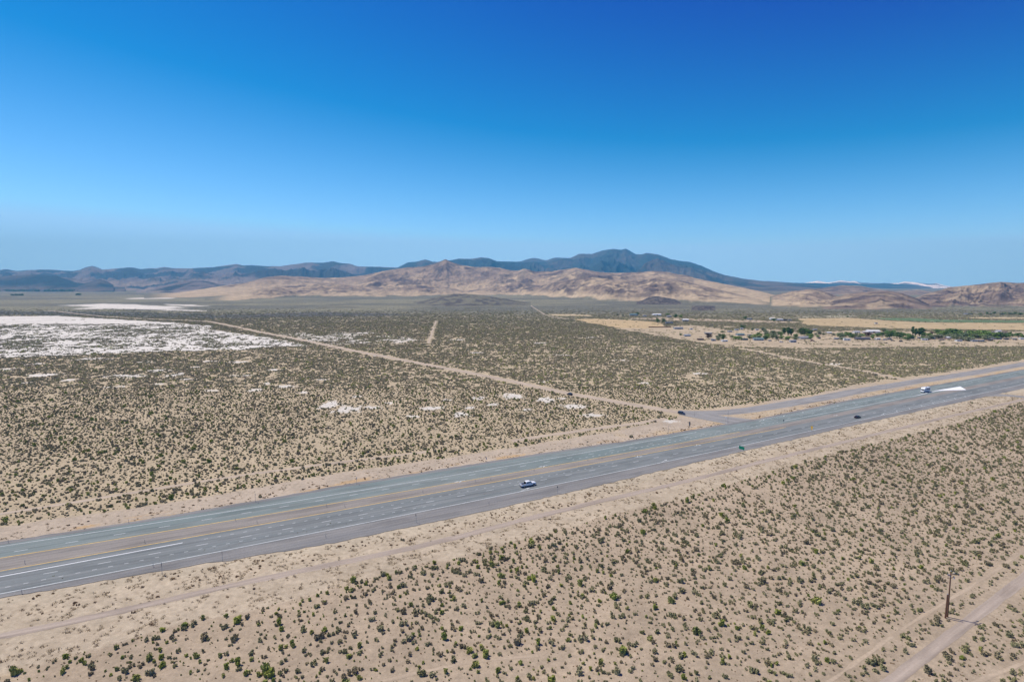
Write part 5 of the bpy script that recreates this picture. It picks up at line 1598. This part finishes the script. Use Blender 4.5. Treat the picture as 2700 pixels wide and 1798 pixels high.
# ------------------------------------------------------------------ signs, posts and poles
def sign(u, v, hpx, pw, ph, shape, colr, face, label, cat='sign', posts=1, plaque=None, rnd=0.06, name='road_sign', z0=0.0):
    p = G(u, v)
    m = float(np.hypot(p[0], p[1])) / F
    H = max(hpx * p[1] / F / math.cos(PITCH), ph + 1.0)
    e = empty(name, (p[0], p[1], z0), ROAD_RZ + (math.pi if face < 0 else 0))    # local +x looks at the traffic
    for k in range(posts):
        y = 0 if posts == 1 else (k - .5) * pw * .6
        MB().tube((-.06, y, -.3), (-.06, y, H - .1), .05, .045, 8).build('post', M['steel'], e)
    if pw:
        mt = wallm('sign_' + colr, {'green': (.01, .19, .115), 'yellow': (.85, .45, .01), 'blue': (.02, .13, .36), 'white': (.72, .73, .74), 'brown': (.24, .11, .05), 'dark': (.06, .07, .09), 'grey': (.4, .41, .42), 'red': (.45, .02, .02)}[colr], .45)
        zc = H - ph / 2
        if shape == 'diamond':
            q = ph / 2
            prof = [(0, q), (-q, 0), (0, -q), (q, 0)]
        elif shape == 'octagon':
            q = ph / 2
            prof = [(q * math.cos(math.pi / 8 + i * math.pi / 4), q * math.sin(math.pi / 8 + i * math.pi / 4)) for i in range(8)]
        else:
            c = min(rnd, pw / 4, ph / 4)
            x, y = pw / 2, ph / 2
            prof = [(-x + c, -y), (x - c, -y), (x, -y + c), (x, y - c), (x - c, y), (-x + c, y), (-x, y - c), (-x, -y + c)]
        n = len(prof)
        V = [(.0, a, zc + b) for a, b in prof] + [(.03, a, zc + b) for a, b in prof]
        obj('panel', mesh('panel', V, [tuple(range(n - 1, -1, -1)), tuple(range(n, 2 * n))] + [(i, (i + 1) % n, n + (i + 1) % n, n + i) for i in range(n)], mt), e)
        if plaque:
            a, b = plaque
            MB().box(0, .03, -a / 2, a / 2, zc - ph / 2 - b - .05, zc - ph / 2 - .05).build('plaque', mt, e)
        if cat == 'guide sign':
            MB().box(.031, .036, -pw / 2 + .05, pw / 2 - .05, zc + ph / 2 - .1, zc + ph / 2 - .06).box(.031, .036, -pw / 2 + .05, pw / 2 - .05, zc - ph / 2 + .06, zc - ph / 2 + .1).build('border', wallm('sign_white', (.72, .73, .74), .45), e)
    return tag(e, label, cat)

sign(427, 1515, 36, .75, 1.0, 'rect', 'dark', -1, 'tall single-post sign seen edge-on on the near gravel shoulder')
sign(586, 1480, 30, .75, .75, 'diamond', 'brown', -1, 'brown diamond sign on a single post on the near gravel shoulder')
sign(1097, 1379, 26, .6, .75, 'rect', 'dark', -1, 'small dark sign on a post near the right-hand shoulder edge before the pickup')
sign(1470, 1301, 21, .6, .6, 'rect', 'dark', -1, 'short dark sign post on the near shoulder just ahead of the pickup')
sign(1955, 1196, 21, 3.0, 1.65, 'rect', 'green', -1, 'green guide sign on two posts beside the near shoulder', 'guide sign', 2)
sign(2140, 1141, 19, 1.1, 1.45, 'diamond', 'yellow', -1, 'yellow diamond warning sign with plaque beside the near shoulder', 'warning sign', 1, (.75, .6))
sign(674, 1324, 25, .6, .75, 'rect', 'grey', 1, 'tall grey sign post on the far gravel shoulder')
sign(941, 1277, 20, .75, .75, 'rect', 'blue', 1, 'small blue square sign on the far shoulder opposite the dotted lane line')
sign(1282, 1219, 14, .75, .75, 'rect', 'blue', 1, 'small blue square sign on the far shoulder beside a lone green bush')
sign(1548, 1174, 11, .75, .6, 'rect', 'dark', 1, 'low dark sign on the far shoulder before the junction')
sign(1818, 1132, 21, 1.0, 1.5, 'rect', 'dark', 1, 'dark two-panel sign at the corner of the junction', 'sign', 1, (.9, .8))
sign(1914, 1113, 15, .9, 1.1, 'octagon', 'white', 1, 'stop sign at the mouth of the junction, its pale back showing', 'stop sign')
sign(2066, 1117, 11, .7, .9, 'rect', 'dark', 1, 'dark sign standing in the highway median')

def pole(u, v, hpx, r, label, name='light_pole', cat='pole'):
    p = G(u, v)
    H = hpx * p[1] / F / math.cos(PITCH)
    e = empty(name, (p[0], p[1], 0), ROAD_RZ)
    MB().tube((0, 0, -.3), (0, 0, H), r, r * .6, 8).build('shaft', M['steel'], e)
    MB().tube((0, 0, H - .15), (0, -1.2, H), .05, .04, 6).build('arm', M['steel'], e)
    MB().box(-.12, .12, -1.55, -1.05, H - .06, H + .06).build('lamp_head', M['steel'], e)
    return tag(e, label, cat)
pole(1919, 1116, 34, .09, 'slim grey light pole beside the stop sign')
pole(2335, 1043, 29, .09, 'slim grey light pole between the frontage road and the highway')
pole(1762, 1144, 24, .08, 'slim grey pole on the far shoulder left of the junction')
pole(1831, 1099, 12, .06, 'short slim grey pole where the dirt road meets the pavement')

dl_post = MB().box(-.04, .04, -.06, .06, -.2, 1.15).mesh('post', M['steel'])
dl_refl = MB().box(.041, .05, -.05, .05, .9, 1.1).mesh('reflector', M['white_paint'])
for (u, v, where) in [(66, 1487, 'm'), (382, 1432, 'm'), (58, 1566, 'n'), (404, 1495, 'n'), (621, 1374, 'm'), (678, 1380, 'm'), (861, 1337, 'm'), (859, 1418, 'n'), (909, 1337, 'm'), (1253, 1271, 'm'), (1289, 1330, 'n'), (1115, 1300, 'm'),
                      (1294, 1267, 'm'), (1408, 1243, 'm'), (1550, 1216, 'm'), (1587, 1210, 'm'), (2029, 1132, 'm'), (2147, 1113, 'm'), (2268, 1114, 'n'), (22, 1431, 'f'), (339, 1378, 'f')]:
    p = G(u, v)
    e = empty('delineator_post', (p[0], p[1], 0.09), ROAD_RZ + math.pi)
    obj('post', dl_post, e)
    obj('reflector', dl_refl, e)
    w_ = {'m': 'standing in the highway median', 'n': 'on the near highway shoulder', 'f': 'on the far highway shoulder'}[where]
    tag(e, 'slim reflector post ' + w_, 'post', 'reflector posts ' + w_)

# wooden utility pole and the shorter pole beside it
p = G(2498, 1626)
e = empty('utility_pole', (p[0], p[1], 0), 0.35)
PH = 11.2
MB().tube((0, 0, -.5), (0, 0, PH), .19, .12, 12).build('shaft', M['wood'], e)
MB().box(-1.25, 1.25, -.2, -.08, PH - .75, PH - .6).build('crossarm', M['wood'], e)
ca = MB().box(-.06, 1.7, .1, .2, PH - 1.75, PH - 1.62).build('crossarm', M['wood'], e)
for x in (-1.15, -.6, .6, 1.15):
    MB().tube((x, -.14, PH - .6), (x, -.14, PH - .32), .075, .05, 8).build('insulator', M['porcelain'], e)
for x in (1.55,):
    MB().tube((x, .15, PH - 2.15), (x, .15, PH - 1.62), .13, .13, 8).build('insulator', M['porcelain'], e)
MB().tube((0, -.0, PH - .02), (0, 0, PH + .3), .09, .06, 8).build('insulator', M['porcelain'], e)
MB().tube((-.42, -.18, PH - 1.15), (-.42, -.18, PH - .78), .12, .12, 8).build('cutout', M['steel'], e)
tag(e, 'tall brown wooden utility pole with crossarms and insulators beside the rutted track', 'utility pole')
p = G(2492.5, 1629)
e = empty('utility_pole', (p[0], p[1], 0), 0.0)
MB().tube((0, 0, -.5), (0.12, 0, 5.9), .19, .15, 12).build('shaft', M['wood'], e)
MB().tube((0.12, 0, 5.89), (0.12, 0, 6.0), .16, .10, 12).build('cap', M['steel'], e)
tag(e, 'shorter brown wooden stub pole standing against the utility pole', 'utility pole')

# ------------------------------------------------------------------ air
hm, t, b = new_mat('desert_haze')
t.nodes.remove(b)
pv = t.nodes.new('ShaderNodeVolumePrincipled')
pv.inputs['Color'].default_value = (0.15, 0.57, 1.0, 1)
pv.inputs['Absorption Color'].default_value = (0.35, 0.35, 0.35, 1)
pv.inputs['Density'].default_value = 5.9e-5
pv.inputs['Anisotropy'].default_value = 0.0
t.links.new(pv.outputs[0], t.nodes['Material Output'].inputs['Volume'])
hz = MB().box(-45000, 45000, -3000, 19200, -6, 1500).build('haze', hm)
tag(hz, 'thin blue desert air', kind='stuff')
